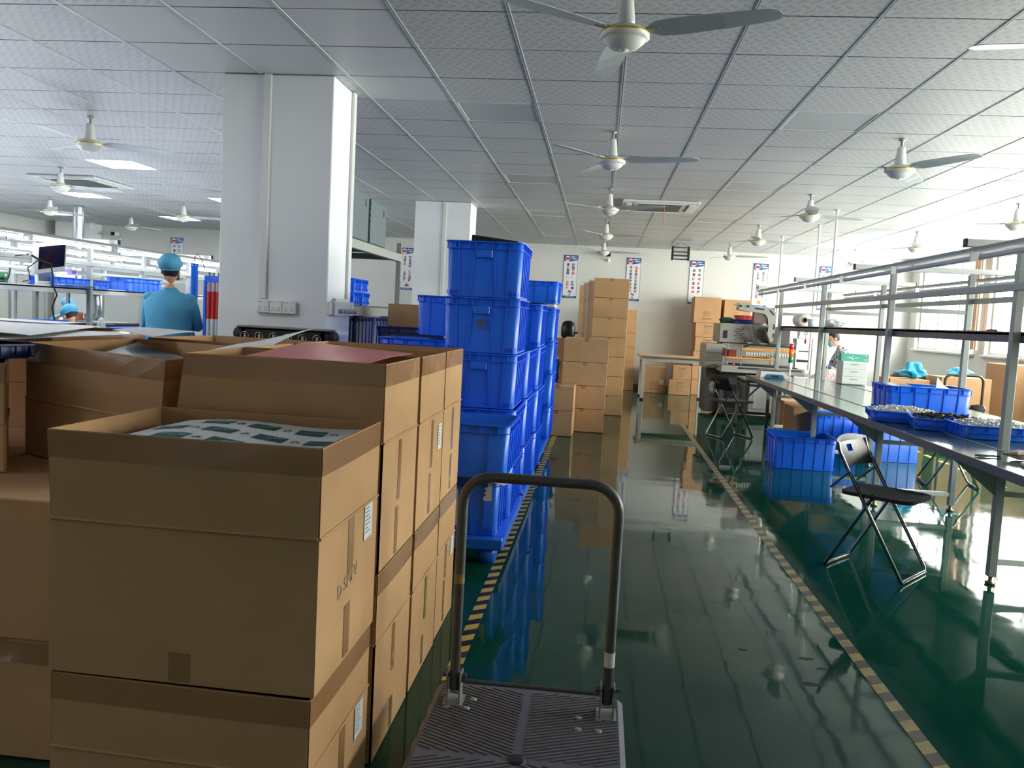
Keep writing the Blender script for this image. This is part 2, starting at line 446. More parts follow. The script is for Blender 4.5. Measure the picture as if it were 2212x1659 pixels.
# cassette air conditioners
VENT = mat('vent_slats', (.35, .36, .36), .5)
def cassette(x, y, label):
    t = thing('air_conditioner', label, 'air conditioner', (x, y, HC-.03))
    MB().b2(-.475, .475, -.475, .475, 0, .028, .008).build('panel', WHITEM, t)
    g = MB().b2(-.27, .27, -.27, .27, -.006, -.001)
    for k in range(17): g.b2(-.26, .26, -.26+k*.0325-.004, -.26+k*.0325+.010, -.012, -.005)
    g.build('intake_grille', VENT, t)
    for a in range(4):
        M = Matrix.Rotation(a*PI/2, 4, 'Z')
        f = MB(); f.box(0, -.39, -.006, .62, .07, .01, bev=.003)
        f.v = [tuple(M @ Vector(v)) for v in f.v]
        f.build('air_flap', WHITEP, t)
        s = MB(); s.box(0, -.345, -.003, .6, .012, .006); s.v = [tuple(M @ Vector(v)) for v in s.v]
        s.build('outlet_slot', BLACK, t)
    return t
ac = cassette(*ACS[0], 'white cassette air conditioner in the ceiling above the aisle')
MB().tube([(.05, -.28, -.005), (.052, -.3, -.1), (.05, -.31, -.24)], .004, 5).build('ribbon', mat('red_ribbon', (.75, .3, .25), .6), ac)
cassette(*ACS[1], 'white ceiling air vent over the left work benches')
# ---------------------------------------------------------------- floor tapes
def stripe_mat(name, c1, c2, period, slant, wear):
    m = mat(name, c1, .35); nt = m.node_tree; b = nt.nodes['Principled BSDF']; L = nt.links
    tc = nt.nodes.new('ShaderNodeTexCoord'); sp = nt.nodes.new('ShaderNodeSeparateXYZ'); L.new(tc.outputs['Object'], sp.inputs[0])
    a = nt.nodes.new('ShaderNodeMath'); a.operation = 'MULTIPLY_ADD'; L.new(sp.outputs[0], a.inputs[0]); a.inputs[1].default_value = slant; L.new(sp.outputs[1], a.inputs[2])
    d = nt.nodes.new('ShaderNodeMath'); d.operation = 'DIVIDE'; L.new(a.outputs[0], d.inputs[0]); d.inputs[1].default_value = period
    fr = nt.nodes.new('ShaderNodeMath'); fr.operation = 'FRACT'; L.new(d.outputs[0], fr.inputs[0])
    lt = nt.nodes.new('ShaderNodeMath'); lt.operation = 'LESS_THAN'; L.new(fr.outputs[0], lt.inputs[0]); lt.inputs[1].default_value = .5
    mx = nt.nodes.new('ShaderNodeMix'); mx.data_type = 'RGBA'; L.new(lt.outputs[0], mx.inputs[0])
    mx.inputs[6].default_value = (*lin(c1), 1); mx.inputs[7].default_value = (*lin(c2), 1)
    n = nt.nodes.new('ShaderNodeTexNoise'); n.inputs['Scale'].default_value = 14; n.inputs['Detail'].default_value = 8; L.new(tc.outputs['Object'], n.inputs['Vector'])
    mr = nt.nodes.new('ShaderNodeMapRange'); mr.inputs[1].default_value = .45; mr.inputs[2].default_value = .75; mr.inputs[4].default_value = wear; L.new(n.outputs[0], mr.inputs[0])
    m2 = nt.nodes.new('ShaderNodeMix'); m2.data_type = 'RGBA'; L.new(mr.outputs[0], m2.inputs[0]); L.new(mx.outputs[2], m2.inputs[6]); m2.inputs[7].default_value = (.16, .14, .10, 1)
    L.new(m2.outputs[2], b.inputs['Base Color']); return m
def floor_tape(pts, w, m, label):
    x, y = pts[0]
    o = MB()
    for (xa, ya), (xb, yb) in zip(pts, pts[1:]):
        o.add([(xa-w/2, ya, .0002), (xa+w/2, ya, .0002), (xb+w/2, yb, .0002), (xb-w/2, yb, .0002), (xa-w/2, ya, .0012), (xa+w/2, ya, .0012), (xb+w/2, yb, .0012), (xb-w/2, yb, .0012)],
              [(4, 5, 6, 7), (0, 1, 5, 4), (1, 2, 6, 5), (2, 3, 7, 6), (3, 0, 4, 7)])
    o = o.build('floor_tape', m); tag(o, label, 'floor tape')
floor_tape([(-.478, 1.2), (-.475, 4.5), (-.46, 7), (-.45, 9.7)], .055, stripe_mat('hazard_tape', (.78, .70, .33), (.10, .10, .16), .125, -.75, .25), 'black and yellow striped floor tape along the blue pallets')
floor_tape([(1.17, 1.2), (1.155, 2.7), (1.15, 4.2), (1.146, 5.4), (1.165, 8.1), (1.195, 11.65)], .055, stripe_mat('worn_hazard_tape', (.64, .58, .34), (.30, .26, .20), .15, -.5, .7), 'worn yellow striped floor tape in the middle of the aisle, by the folding chairs')
tp = thing('floor_tape', 'broken yellow tape dashes on the floor beyond the right bench', 'floor tape', (3.84, 6, 0))
for k in range(14): MB().b2(3.81, 3.865, 5.2+k*.42, 5.42+k*.42, .0002, .0012).build('tape_dash', mat('yellow_tape', (.78, .72, .42), .4), tp, True)
rr_ = random.Random(5)
for cx_, cy_, s_, lb_ in ((.93, 3.47, .04, 'small dark dirt smudge on the green floor, farthest of the pair nearest the worn tape'), (.98, 3.38, .035, 'small dark dirt smudge on the green floor, middle one near the worn tape'), (.89, 3.22, .05, 'widest dark dirt smudge on the green floor, nearest the camera'), (.68, 3.51, .025, 'tiny dark dirt smudge on the green floor, leftmost near the trolley')):
    n_ = 13; q_ = [(s_*rr_.uniform(.5, 1)*math.cos(2*PI*k/n_), s_*.45*rr_.uniform(.5, 1)*math.sin(2*PI*k/n_), 0) for k in range(n_)]
    o = MB().add(q_, [tuple(range(n_))]).build('floor_smudge', mat('dark_dirt', (.10, .12, .10), .6)); o.location = (cx_, cy_, .0006); tag(o, lb_, 'dirt', 'dirt smudges on the floor')
# ---------------------------------------------------------------- ceiling fans
def blade_mesh():
    mb = MB(); prof = [(.115, .026), (.155, .056), (.25, .066), (.45, .064), (.60, .058), (.655, .050), (.682, .032), (.69, .012)]
    top = []; bot = []
    vs = []; 
    for r, w in prof:
        tw = R(12)*(1-(r-.1)/.9)
        for s_ in (-1, 1):
            y = s_*w; z = -s_*w*math.sin(tw)*1.2+.012-(abs(r-.4)*.0)
            vs.append((r, y, z))
    n = len(prof); k = len(vs)
    vs += [(x, y, z-.003) for x, y, z in vs]
    fs = []
    for i in range(n-1):
        a = 2*i; fs.append((a, a+2, a+3, a+1)[::-1]); fs.append((k+a, k+a+2, k+a+3, k+a+1))
        fs.append((a, k+a, k+a+2, a+2)[::-1]); fs.append((a+1, k+a+1, k+a+3, a+3))
    fs.append((0, 1, k+1, k)); fs.append((2*n-2, k+2*n-2, k+2*n-1, 2*n-1))
    mb.add(vs, fs); return mb
FANW = mat('fan_white_enamel', (.83, .84, .82), .3); BLADE = mat('fan_blade_grey', (.70, .74, .75), .35)
def make_fan(label, loc, rz):
    t = thing('ceiling_fan', label, 'fan', loc, 0, 'ceiling fans')
    MB().lathe([(.0, 0), (.028, -.001), (.028, -.012), (.011, -.016), (.011, -.12), (0.0, -.12)][::-1], 14).build('downrod', GREYST, t)
    MB().lathe([(.0, -.06), (.026, -.06), (.030, -.07), (.043, -.175), (.044, -.19), (.036, -.20), (.0, -.20)][::-1], 20).build('motor_cover', FANW, t)
    h = MB().lathe([(.0, -.196), (.05, -.198), (.098, -.215), (.112, -.232), (.112, -.252), (.100, -.258), (.092, -.262), (.090, -.270), (.060, -.296), (.030, -.302), (.0, -.303)][::-1], 28).build('hub', FANW, t)
    MB().lathe([(.1125, -.230), (.1135, -.232), (.1135, -.238), (.1125, -.240)][::-1], 28).build('gold_ring', GOLD, h)
    MB().lathe([(.022, -.3025), (.020, -.306), (.0, -.307)][::-1], 16).build('cap', WHITEP, h)
    bm = blade_mesh().mesh('blade', BLADE)
    for k in range(3):
        o = bpy.data.objects.new('blade', bm); COL.objects.link(o); o.parent = t; o.location = (0, 0, -.235); o.rotation_euler = (0, 0, rz+k*2*PI/3)
        br = MB().b2(.095, .165, -.014, .014, .008, .018).build('blade_arm', GREYST, o)
    return t
FANS = [(.03, 3.9, -22, 'large white ceiling fan nearest the camera, at the top edge'), (.01, 6.9, -10, 'second white ceiling fan along the aisle'), (.02, 9.82, -28, 'third ceiling fan along the aisle, left of the air conditioner'),
        (0, 12.84, -3, 'fourth ceiling fan along the aisle, above the tall carton stack'), (-.02, 15.87, 5, 'farthest ceiling fan of the aisle row, above the dark camera'),
        (2.24, 3.9, 170, 'ceiling fan mostly out of frame at the top right corner'), (2.24, 6.87, -60, 'large white ceiling fan on the right above the long bench'), (2.25, 9.73, 20, 'ceiling fan above the far part of the right bench, left of the hanging conduits'),
        (2.23, 12.71, 15, 'small ceiling fan over the packing machine'), (2.26, 15.64, -8, 'small ceiling fan near the back wall above the slogan boards'),
        (4.48, 9.8, 40, 'fan at the right edge against the glaring window light'), (4.48, 12.75, 10, 'small fan silhouette in the window glare at right'), (4.48, 15.7, 75, 'small fan near the far window corner above the wall camera'),
        (-4.48, 6.92, 30, 'nearest ceiling fan on the left, above the lit ceiling light'), (-4.48, 9.8, 100, 'fan mostly hidden by the left edge of the near column'), (-6.67, 9.72, 150, 'left ceiling fan beside the ceiling air vent'),
        (-6.67, 12.76, 20, 'left ceiling fan hanging before the lit panel near the column'), (-8.88, 12.68, 70, 'leftmost small ceiling fan beside the silver duct'), (-8.84, 14.94, 190, 'tiny ceiling fan on the left above the wall camera'),
        (-6.67, 15.7, 45, 'ceiling fan far back on the left beyond the benches')]
for x, y, a, lab in FANS: make_fan(lab, (x, y, HC-.003), R(a))
# ================================================================= cardboard boxes
def lerp(a, b, t): return tuple(a[i]+(b[i]-a[i])*t for i in range(len(a)))
LABELP = mat('shipping_label', (.88, .89, .90), .5)
INK = mat('label_ink', (.35, .36, .38), .7)
def stick_label(parent, kind, x, y, z, w=.055, h=.075):
    """white printed label with rows of tiny print; kind 'px' faces +X, 'my' faces -Y"""
    M = face_px(x, y, z) if kind == 'px' else face_my(x, y, z)
    mb = MB(); mb.box(0, 0, .0006, w, h, .0008); mb.v = [tuple(M @ Vector(v)) for v in mb.v]
    o = mb.build('label', LABELP, parent, True)
    t = MB(); rr = random.Random(int(x*1000+y*777))
    for k in range(7):
        zz = h/2-.010-k*h*.115; ww = w*rr.uniform(.3, .75)
        t.box(-w*.42+ww/2, zz, .0011, ww, h*.028, .0002)
    t.v = [tuple(M @ Vector(v)) for v in t.v]
    t.build('print', INK, parent=o, world=True)
    return o
def open_box(name, label, base, z0, z1, z2, top=None, group=None, th=.006, bulge=.004, inside=None, tape=True, lip=0.0):
    """carton with its four top flaps standing up and taped together.
    base: 4 plan corners counter-clockwise starting front-left; top: plan corners of the flap edges"""
    top = top or base
    c = (sum(p[0] for p in base)/4, sum(p[1] for p in base)/4)
    t = thing(name, label, 'box', (c[0], c[1], z0), 0, group)
    body = MB(); 
    for i in range(4):
        a, b = base[i], base[(i+1) % 4]
        body.slab((*a, z0), (*b, z0), (*b, z1), (*a, z1), th)
    body.add([(*p, z0+.001) for p in base], [(3, 2, 1, 0)]); body.add([(*p, z0+.008) for p in base], [(0, 1, 2, 3)])
    body.build('body', CARD, t, True)
    # crease: small outward ridge where the flaps fold
    cr = MB()
    for i in range(4):
        a, b = Vector((*base[i], z1)), Vector((*base[(i+1) % 4], z1))
        n = (b-a).normalized().cross(Vector((0, 0, 1)))
        d = (b-a)*.004
        cr.tube([a+n*.0005+d, (a+b)/2+n*.002, b+n*.0005-d], .0042, 6)
    cr.build('crease', CARD, t, True)
    for i in range(4):
        a, b = base[i], base[(i+1) % 4]; ta, tb = top[i], top[(i+1) % 4]
        e = .007
        a2, b2 = lerp(a, b, e), lerp(a, b, 1-e); ta2, tb2 = lerp(ta, tb, e*.6), lerp(ta, tb, 1-e*.6)
        fl = MB()
        n = Vector((b[1]-a[1], -(b[0]-a[0]), 0)).normalized()
        # bowed flap in three strips
        prev = None
        N = 5
        def P_(u, v):
            lo = Vector((*lerp(a2, b2, u), z1+.003)); hi = Vector((*lerp(ta2, tb2, u), z2))
            p = lo.lerp(hi, v); p += n*(bulge*math.sin(PI*v)*math.sin(PI*u)); return p
        rows = [[P_(i_/N, j_/3) for i_ in range(N+1)] for j_ in range(4)]
        vs = [p for r_ in rows for p in r_]; k = len(vs)
        vs += [p-n*th*.8 for p in vs]
        fs = []
        for j_ in range(3):
            for i_ in range(N):
                q = (j_*(N+1)+i_, j_*(N+1)+i_+1, (j_+1)*(N+1)+i_+1, (j_+1)*(N+1)+i_)
                fs.append(q); fs.append(tuple(k+x for x in q[::-1]))
        T = 3*(N+1)
        fl.add(vs, fs)
        fl.m = 1
        fl.add([vs[T+i_] for i_ in range(N+1)]+[vs[k+T+i_] for i_ in range(N+1)], [(i_, i_+1, N+2+i_, N+1+i_) for i_ in range(N)])
        fl.add([rows[j_][0] for j_ in range(4)]+[rows[j_][0]-n*th*.8 for j_ in range(4)], [(j_, j_+1, 5+j_, 4+j_) for j_ in range(3)])
        fl.add([rows[j_][N] for j_ in range(4)]+[rows[j_][N]-n*th*.8 for j_ in range(4)], [(4+j_, 5+j_, j_+1, j_) for j_ in range(3)])
        fo = fl.build('flap', [CARD, CARDEDGE], t, True)
        if tape:
            tp = MB(); h = .062/(z2-z1)
            vv = [1-h-.02, 1-.012]
            pts = [[P_(u, v)+n*.0009 for u in [q/6 for q in range(7)]] for v in vv]
            tp.add(pts[0]+pts[1], [(q, q+1, 8+q, 7+q) for q in range(6)])
            o = tp.build('tape', TAPE, t, True)
    return t
def vtape(t, i, base, u, za, zb, w=.048):
    a, b = Vector((*base[i], 0)), Vector((*base[(i+1) % 4], 0)); n = (b-a).normalized().cross(Vector((0, 0, 1)))
    L = (b-a).length; c = a.lerp(b, u); d = (b-a).normalized()*w/2
    mb = MB(); mb.slab(c-d+n*.0012+Vector((0, 0, za)), c+d+n*.0012+Vector((0, 0, za)), c+d+n*.0012+Vector((0, 0, zb)), c-d+n*.0012+Vector((0, 0, zb)), .0008)
    return mb.build('tape', TAPE, t, True)
def rect(x0, x1, y0, y1): return [(x0, y0), (x1, y0), (x1, y1), (x0, y1)]
G = 'open cartons of the big stack in front'
# -- column A (nearest), seen at bottom left
bA = [(-1.255, 1.80), (-.60, 1.79), (-.60, 2.285), (-1.255, 2.295)]
bA0 = [(-1.25, 1.80), (-.605, 1.78), (-.605, 2.28), (-1.25, 2.29)]
A0 = open_box('carton', 'bottom carton of the nearest stack, torn tape and white label on its side', [(x*1.0, y) for x, y in bA0], .004, .27, .452, group=G)
A1 = open_box('carton', 'nearest open carton holding the white sheet with green patches', bA, .456, .825, 1.035, top=[(-1.262, 1.795), (-.598, 1.785), (-.60, 2.29), (-1.26, 2.30)], group=G)
vtape(A1, 0, bA, .5, .46, .53, .052)
vtape(A1, 1, bA, .47, .465, .60); vtape(A1, 1, bA, .50, .66, .82); vtape(A0, 1, bA0, .52, .03, .265)
stick_label(A1, 'px', -.5985, 2.19, .775, .075, .095); stick_label(A0, 'px', -.6030, 2.185, .215, .075, .095)
SCRIB = mat('faded_blue_marker', (.67, .57, .45), .8)
text_obj('D SMFV', .05, SCRIB, 'marker_writing', A1, face_px(-.5988, 2.02, .66, R(8)), world=True)
# -- column B
bB = [(-1.235, 2.325), (-.60, 2.325), (-.60, 2.775), (-1.235, 2.785)]
B0 = open_box('carton', 'lower carton of the second stack, taped flap with a crushed front corner', bB, .004, .365, .578, group=G)
B1 = open_box('carton', 'open carton with the red printed sheet on top', bB, .584, .965, 1.195, top=[(-1.20, 2.315), (-.600, 2.32), (-.605, 2.80), (-1.24, 2.80)], group=G)
for b_, i_, u, za, zb in ((B1, 1, .44, .59, .74), (B1, 1, .47, .76, .95), (B0, 1, .5, .01, .11), (B0, 1, .5, .20, .36)): vtape(b_, i_, bB, u, za, zb, .035)
# -- column C
bC = [(-1.235, 2.815), (-.60, 2.81), (-.60, 3.255), (-1.235, 3.27)]
C0 = open_box('carton', 'lower carton of the third stack with green strip of tape', bC, .004, .365, .578, group=G)
C1 = open_box('carton', 'third open carton from the camera along the aisle side, small white label on it', bC, .584, .965, 1.195, group=G)
for b_, i_, u, za, zb in ((C1, 1, .50, .60, .75), (C1, 1, .53, .77, .95), (C0, 1, .48, .02, .13)): vtape(b_, i_, bC, u, za, zb, .035)
mb = MB(); mb.box(0, 0, .0008, .035, .16, .001); mb.v = [tuple(face_px(-.5985, 3.05, .27) @ Vector(v)) for v in mb.v]
mb.build('tape', mat('green_tape', (.55, .56, .28), .3), C0, True)
stick_label(C1, 'px', -.5985, 3.185, .87, .065, .10)
# -- column D
bD = [(-1.235, 3.30), (-.605, 3.295), (-.605, 3.70), (-1.235, 3.71)]
D0 = open_box('carton', 'lower carton of the farthest stack with a white label by the aisle', bD, .004, .365, .578, group=G)
D1 = open_box('carton', 'farthest open carton on the aisle side, bright scratch on its tape', bD, .584, .965, 1.195, group=G)
for b_, i_, u, za, zb in ((D1, 1, .50, .60, .75), (D1, 1, .52, .77, .95), (D0, 1, .45, .02, .2), (D0, 1, .48, .21, .36)): vtape(b_, i_, bD, u, za, zb, .035)
stick_label(D0, 'px', -.6035, 3.62, .32, .06, .085)
# -- left group behind / beside
bE = [(-2.06, 2.80), (-1.27, 2.345), (-1.25, 3.20), (-2.06, 3.42)]
E1 = open_box('carton', 'large skewed open carton left of the red sheet, dark printed sheet inside', [(-2.02, 2.76), (-1.29, 2.36), (-1.27, 3.16), (-1.98, 3.36)], .775, .975, 1.168, top=[(-2.05, 2.80), (-1.27, 2.345), (-1.262, 3.22), (-2.02, 3.46)], group=G, bulge=.01)
#E0 = open_box('carton', 'carton underneath the large skewed one, almost hidden', [(-2.00, 2.74), (-1.29, 2.38), (-1.27, 3.14), (-1.96, 3.34)], .004, .40, .612, group=G)
bH = [(-2.02, 3.56), (-1.30, 3.47), (-1.28, 4.10), (-2.00, 4.16)]
H1 = open_box('carton', 'open carton behind the skewed one, in front of the black cable carrier', bH, .60, .965, 1.172, group=G)
H0 = open_box('carton', 'carton under the open one that stands before the near column', bH, .004, .38, .594, group=G)
bI = [(-3.02, 3.30), (-2.30, 3.30), (-2.26, 3.96), (-3.00, 3.98)]
I1 = open_box('carton', 'open carton far left, under the white sheets below the work bench', bI, .60, .965, 1.185, group=G)
I0 = open_box('carton', 'lower far left carton, hidden under the open one', bI, .004, .38, .594, group=G)
bJ = [(-2.45, 2.50), (-1.845, 2.43), (-2.07, 2.74), (-2.60, 2.96)]
J1 = open_box('carton', 'tall open carton at the left edge with a white label, blue tray on it', bJ, .775, .93, 1.12, group=G)
#J0 = open_box('carton', 'lower carton below the one with the blue tray at the left edge', bJ, .004, .45, .71, group=G)
stick_label(J1, 'my', -1.928, 2.428, .865, .11, .09)

# -- closed cartons at the bottom left
def closed_box(name, label, loc, size, rz=0.0, m=None, group=None, tape=True, prt=None, seam='x', tdown=.032, bev=.004):
    t = thing(name, label, 'box', loc, rz, group)
    sx, sy, sz = size
    MB().box(0, 0, sz/2, sx, sy, sz, bev=bev).build('body', m or CARD, t)
    if tape:
        tp = MB(); w = .05
        if seam == 'x':
            tp.box(0, 0, sz+.0006, sx+.0024, w, .001); 
            for s_ in (-1, 1): tp.box(s_*(sx/2+.0007), 0, sz-tdown/2, .001, w, tdown)
        else:
            tp.box(0, 0, sz+.0006, w, sy+.0024, .001)
            for s_ in (-1, 1): tp.box(0, s_*(sy/2+.0007), sz-tdown/2, w, .001, tdown)
        tp.build('tape', TAPE, t)
    if prt: carton_print(t, size, prt)
    return t
def carton_print(t, size, kind):
    sx, sy, sz = size; rr = random.Random(kind)
    y = -sy/2-.0006
    p = MB(); n = 5
    zt = sz*.80 if kind != 3 else sz*.16
    for k in range(n):           # bold heading made of blocky signs
        cx = (-.5*(n-1)+k)*sx*.072
        p.box(cx, y, zt, sx*.05, .0006, sx*.010).box(cx, y, zt+sx*.02, sx*.04, .0006, sx*.008).box(cx, y, zt-sx*.02, sx*.05, .0006, sx*.009).box(cx-sx*.014, y, zt, sx*.008, .0006, sx*.05).box(cx+sx*.012, y, zt, sx*.008, .0006, sx*.05)
    for k in range(6):
        ww = sx*rr.uniform(.18, .36)
        zz = (sz*.68-k*sz*.09) if kind != 3 else (sz*.28+k*sz*.035)
        p.box(-sx*.16+ww/2, y, zz, ww, .0006, sx*.008)
    p.build('print', PRINT, t)
K2 = closed_box('carton', 'closed carton with a bare pale lid, below the skewed open one at left', (-1.64, 2.74, .365), (.75, 1.20, .405), 0, CARD, 'closed cartons at the left edge', tape=False)
K1 = closed_box('carton', 'taped carton at the lower left edge under the bare-lidded one', (-1.66, 2.74, .004), (.78, 1.16, .355), 0, CARD, 'closed cartons at the left edge', seam='y')
tpm = MB(); tpm.box(0, -.5809, .315, .77, .001, .06); tpm.build('tape', TAPE, K1)
K3 = closed_box('carton', 'closed carton at the far left edge under the labelled open one', (-2.44, 2.76, .365), (.80, 1.02, .405), 0, CARD, 'closed cartons at the left edge', tape=False)
K4 = closed_box('carton', 'lowest closed carton at the far left edge', (-2.46, 2.76, .004), (.78, 1.02, .355), 0, CARD, 'closed cartons at the left edge', seam='y')
# sheets and papers in the open cartons ------------------------------------------------
def sheet(name, label, quad, m, wave=.01, n=12, th=.0012, cat='sheet', group=None, fn=None):
    a, b, c, d = [Vector(q) for q in quad]
    o = (a+b+c+d)/4
    def P_(u, v):
        p = (a*(1-u)+b*u)*(1-v)+(d*(1-u)+c*u)*v
        p = p.copy(); p.z += (fn(u, v) if fn else wave*math.sin(PI*u*2.2+v*1.5)*math.sin(PI*v)); return p
    nrm = (b-a).cross(d-a).normalized()*th
    mb = MB(); mb.grid(P_, n, n)
    mb.grid(lambda u, v: P_(1-u, v)-nrm, n, n)
    bd = [(i/n, 0) for i in range(n)]+[(1, i/n) for i in range(n)]+[(1-i/n, 1) for i in range(n)]+[(0, 1-i/n) for i in range(n)]
    k = len(bd); vs = [P_(*q) for q in bd]+[P_(*q)-nrm for q in bd]
    mb.add(vs, [(i+k, (i+1) % k+k, (i+1) % k, i) for i in range(k)])
    mb.v = [tuple(Vector(v)-o) for v in mb.v]
    ob = mb.build(name, m); ob.location = o
    tag(ob, label, cat, group)
    return ob, P_
fnA = lambda u, v: .012*math.sin(PI*u*1.6+.4)*math.sin(PI*v*.8+.3)+.004*math.sin(6*u)
SHA = mat('wrapping_sheet_white', (.84, .85, .86), .6)
obA, PA = sheet('wrapping_sheet', 'white sheet with dark green patches lying in the nearest open carton', [(-1.215, 1.815, .985), (-.632, 1.805, 1.000), (-.632, 2.265, 1.018), (-1.15, 2.265, 1.005)], SHA, fn=fnA)
TEAL = mat('dark_teal_print', (.07, .33, .34), .6)
PGREY = mat('grey_print', (.45, .42, .42), .7)
def patch(u, v, w, h, m, txt=None, tm=None, size=.02):
    c = PA(u, v); mb = MB()
    g = 4
    def Q(a, b_):
        p = PA(min(max(u+(a-.5)*w, 0), 1), min(max(v+(b_-.5)*h, 0), 1)); return (p.x, p.y, p.z+.0009)
    mb.grid(Q, g, g)
    o = mb.build('printed_patch', m, obA, True)
    if txt:
        M = Matrix.Translation((c.x, c.y, c.z+.0016)) @ Matrix.Rotation(R(180), 4, 'Z')
        text_obj(txt, size, tm, 'lettering', o, M, world=True)
for r_, v in enumerate((.12, .36, .60, .84)):
    for k in range(4):
        u = .12+.25*k+(.125 if r_ % 2 else 0)
        if u > .95: continue
        patch(u, v, .15, .12, TEAL, 'BARDI', mat('pale_teal_print', (.45, .62, .62), .6), .026)
        if u+.125 < .95:
            p = PA(u+.125, v)
            text_obj('U', .03, PGREY, 'lettering', obA, Matrix.Translation((p.x, p.y, p.z+.0014)) @ Matrix.Rotation(R(180), 4, 'Z'), bold=.001, world=True)
RED = mat('red_printed_sheet', (.82, .27, .26), .32, noise=.12, nscale=5, stretch=(1, .4, 1))
sheet('printed_sheet', 'glossy red printed sheet on top of the second carton', [(-1.02, 2.325, 1.197), (-.655, 2.325, 1.196), (-.625, 2.78, 1.207), (-.99, 2.80, 1.225)], RED, wave=.004)
def mottled(name, c1, c2, sc, rough=.35):
    m = mat(name, c1, rough); nt = m.node_tree; b = nt.nodes['Principled BSDF']
    tc = nt.nodes.new('ShaderNodeTexCoord'); n = nt.nodes.new('ShaderNodeTexNoise'); n.inputs['Scale'].default_value = sc; n.inputs['Detail'].default_value = 6
    cr = nt.nodes.new('ShaderNodeValToRGB'); cr.color_ramp.elements[0].position = .42; cr.color_ramp.elements[1].position = .6
    cr.color_ramp.elements[0].color = (*lin(c1), 1); cr.color_ramp.elements[1].color = (*lin(c2), 1)
    nt.links.new(tc.outputs['Object'], n.inputs[0]); nt.links.new(n.outputs[0], cr.inputs[0]); nt.links.new(cr.outputs[0], b.inputs['Base Color']); return m
DARKSH = mottled('dark_printed_sheet', (.22, .24, .27), (.55, .53, .48), 5)
sheet('printed_sheet', 'dark printed sheet curling inside the skewed open carton', [(-1.93, 2.84, 1.09), (-1.33, 2.50, 1.085), (-1.30, 3.12, 1.12), (-1.93, 3.32, 1.16)], DARKSH, fn=lambda u, v: .03*math.sin(PI*u)*(1-v)-.03*math.sin(PI*u)*v)
sheet('paper_sheet', 'white paper corner sticking up out of the skewed carton', [(-1.50, 3.10, 1.16), (-1.28, 3.14, 1.185), (-1.17, 3.36, 1.262), (-1.45, 3.33, 1.18)], PAPER, wave=.006)
sheet('printed_sheet', 'pink and green printed sheet under the red one in the second carton', [(-1.20, 2.36, 1.165), (-1.00, 2.36, 1.165), (-1.00, 2.75, 1.17), (-1.20, 2.75, 1.17)], mottled('pink_green_print', (.62, .36, .40), (.62, .64, .56), 9), wave=.004)
sheet('black_sheet', 'black film lying in the third open carton', [(-1.2, 2.85, 1.10), (-.64, 2.85, 1.10), (-.64, 3.22, 1.11), (-1.2, 3.22, 1.11)], BLACK, wave=.01)
sheet('black_sheet', 'dark film inside the open carton before the near column', [(-1.95, 3.64, 1.12), (-1.36, 3.58, 1.12), (-1.36, 4.04, 1.13), (-1.95, 4.08, 1.13)], mat('dark_film', (.16, .16, .18), .3), wave=.01)
sheet('paper_sheet', 'long white printed board with a blue lettered edge across the left cartons', [(-2.7, 2.50, 1.185), (-1.94, 2.50, 1.190), (-1.86, 3.20, 1.20), (-2.6, 3.35, 1.2)], PAPER, wave=.001)
ed = MB()
for k in range(34): ed.box(-1.938+.08*k/34+.0012, 2.503+.68*k/34, 1.1896+.0098*k/34, .0012, .012, .0022, rz=-.117)
o = ed.build('lettered_edge', mat('blue_print', (.35, .47, .72), .5)); tag(o, 'row of small blue marks along the front edge of the white board', 'print')
sheet('paper_sheet', 'wide white sheet drooping over the far left carton', [(-2.55, 2.62, 1.212), (-1.87, 2.57, 1.204), (-2.2, 3.5, 1.212), (-2.85, 3.4, 1.216)], PAPER, fn=lambda u, v: .004*math.sin(9*u)*(1-v))
sheet('paper_sheet', 'second white sheet lying deeper on the far left carton', [(-3.0, 3.3, 1.224), (-2.35, 3.4, 1.216), (-2.45, 4.0, 1.205), (-3.2, 4.0, 1.205)], PAPER, wave=.006)
sheet('paper_sheet', 'grey paper corner lying behind the blue lettered board', [(-2.15, 3.50, 1.200), (-1.80, 3.22, 1.193), (-1.86, 3.72, 1.203), (-2.2, 3.9, 1.203)], mat('grey_paper', (.72, .72, .71), .6), wave=.004)
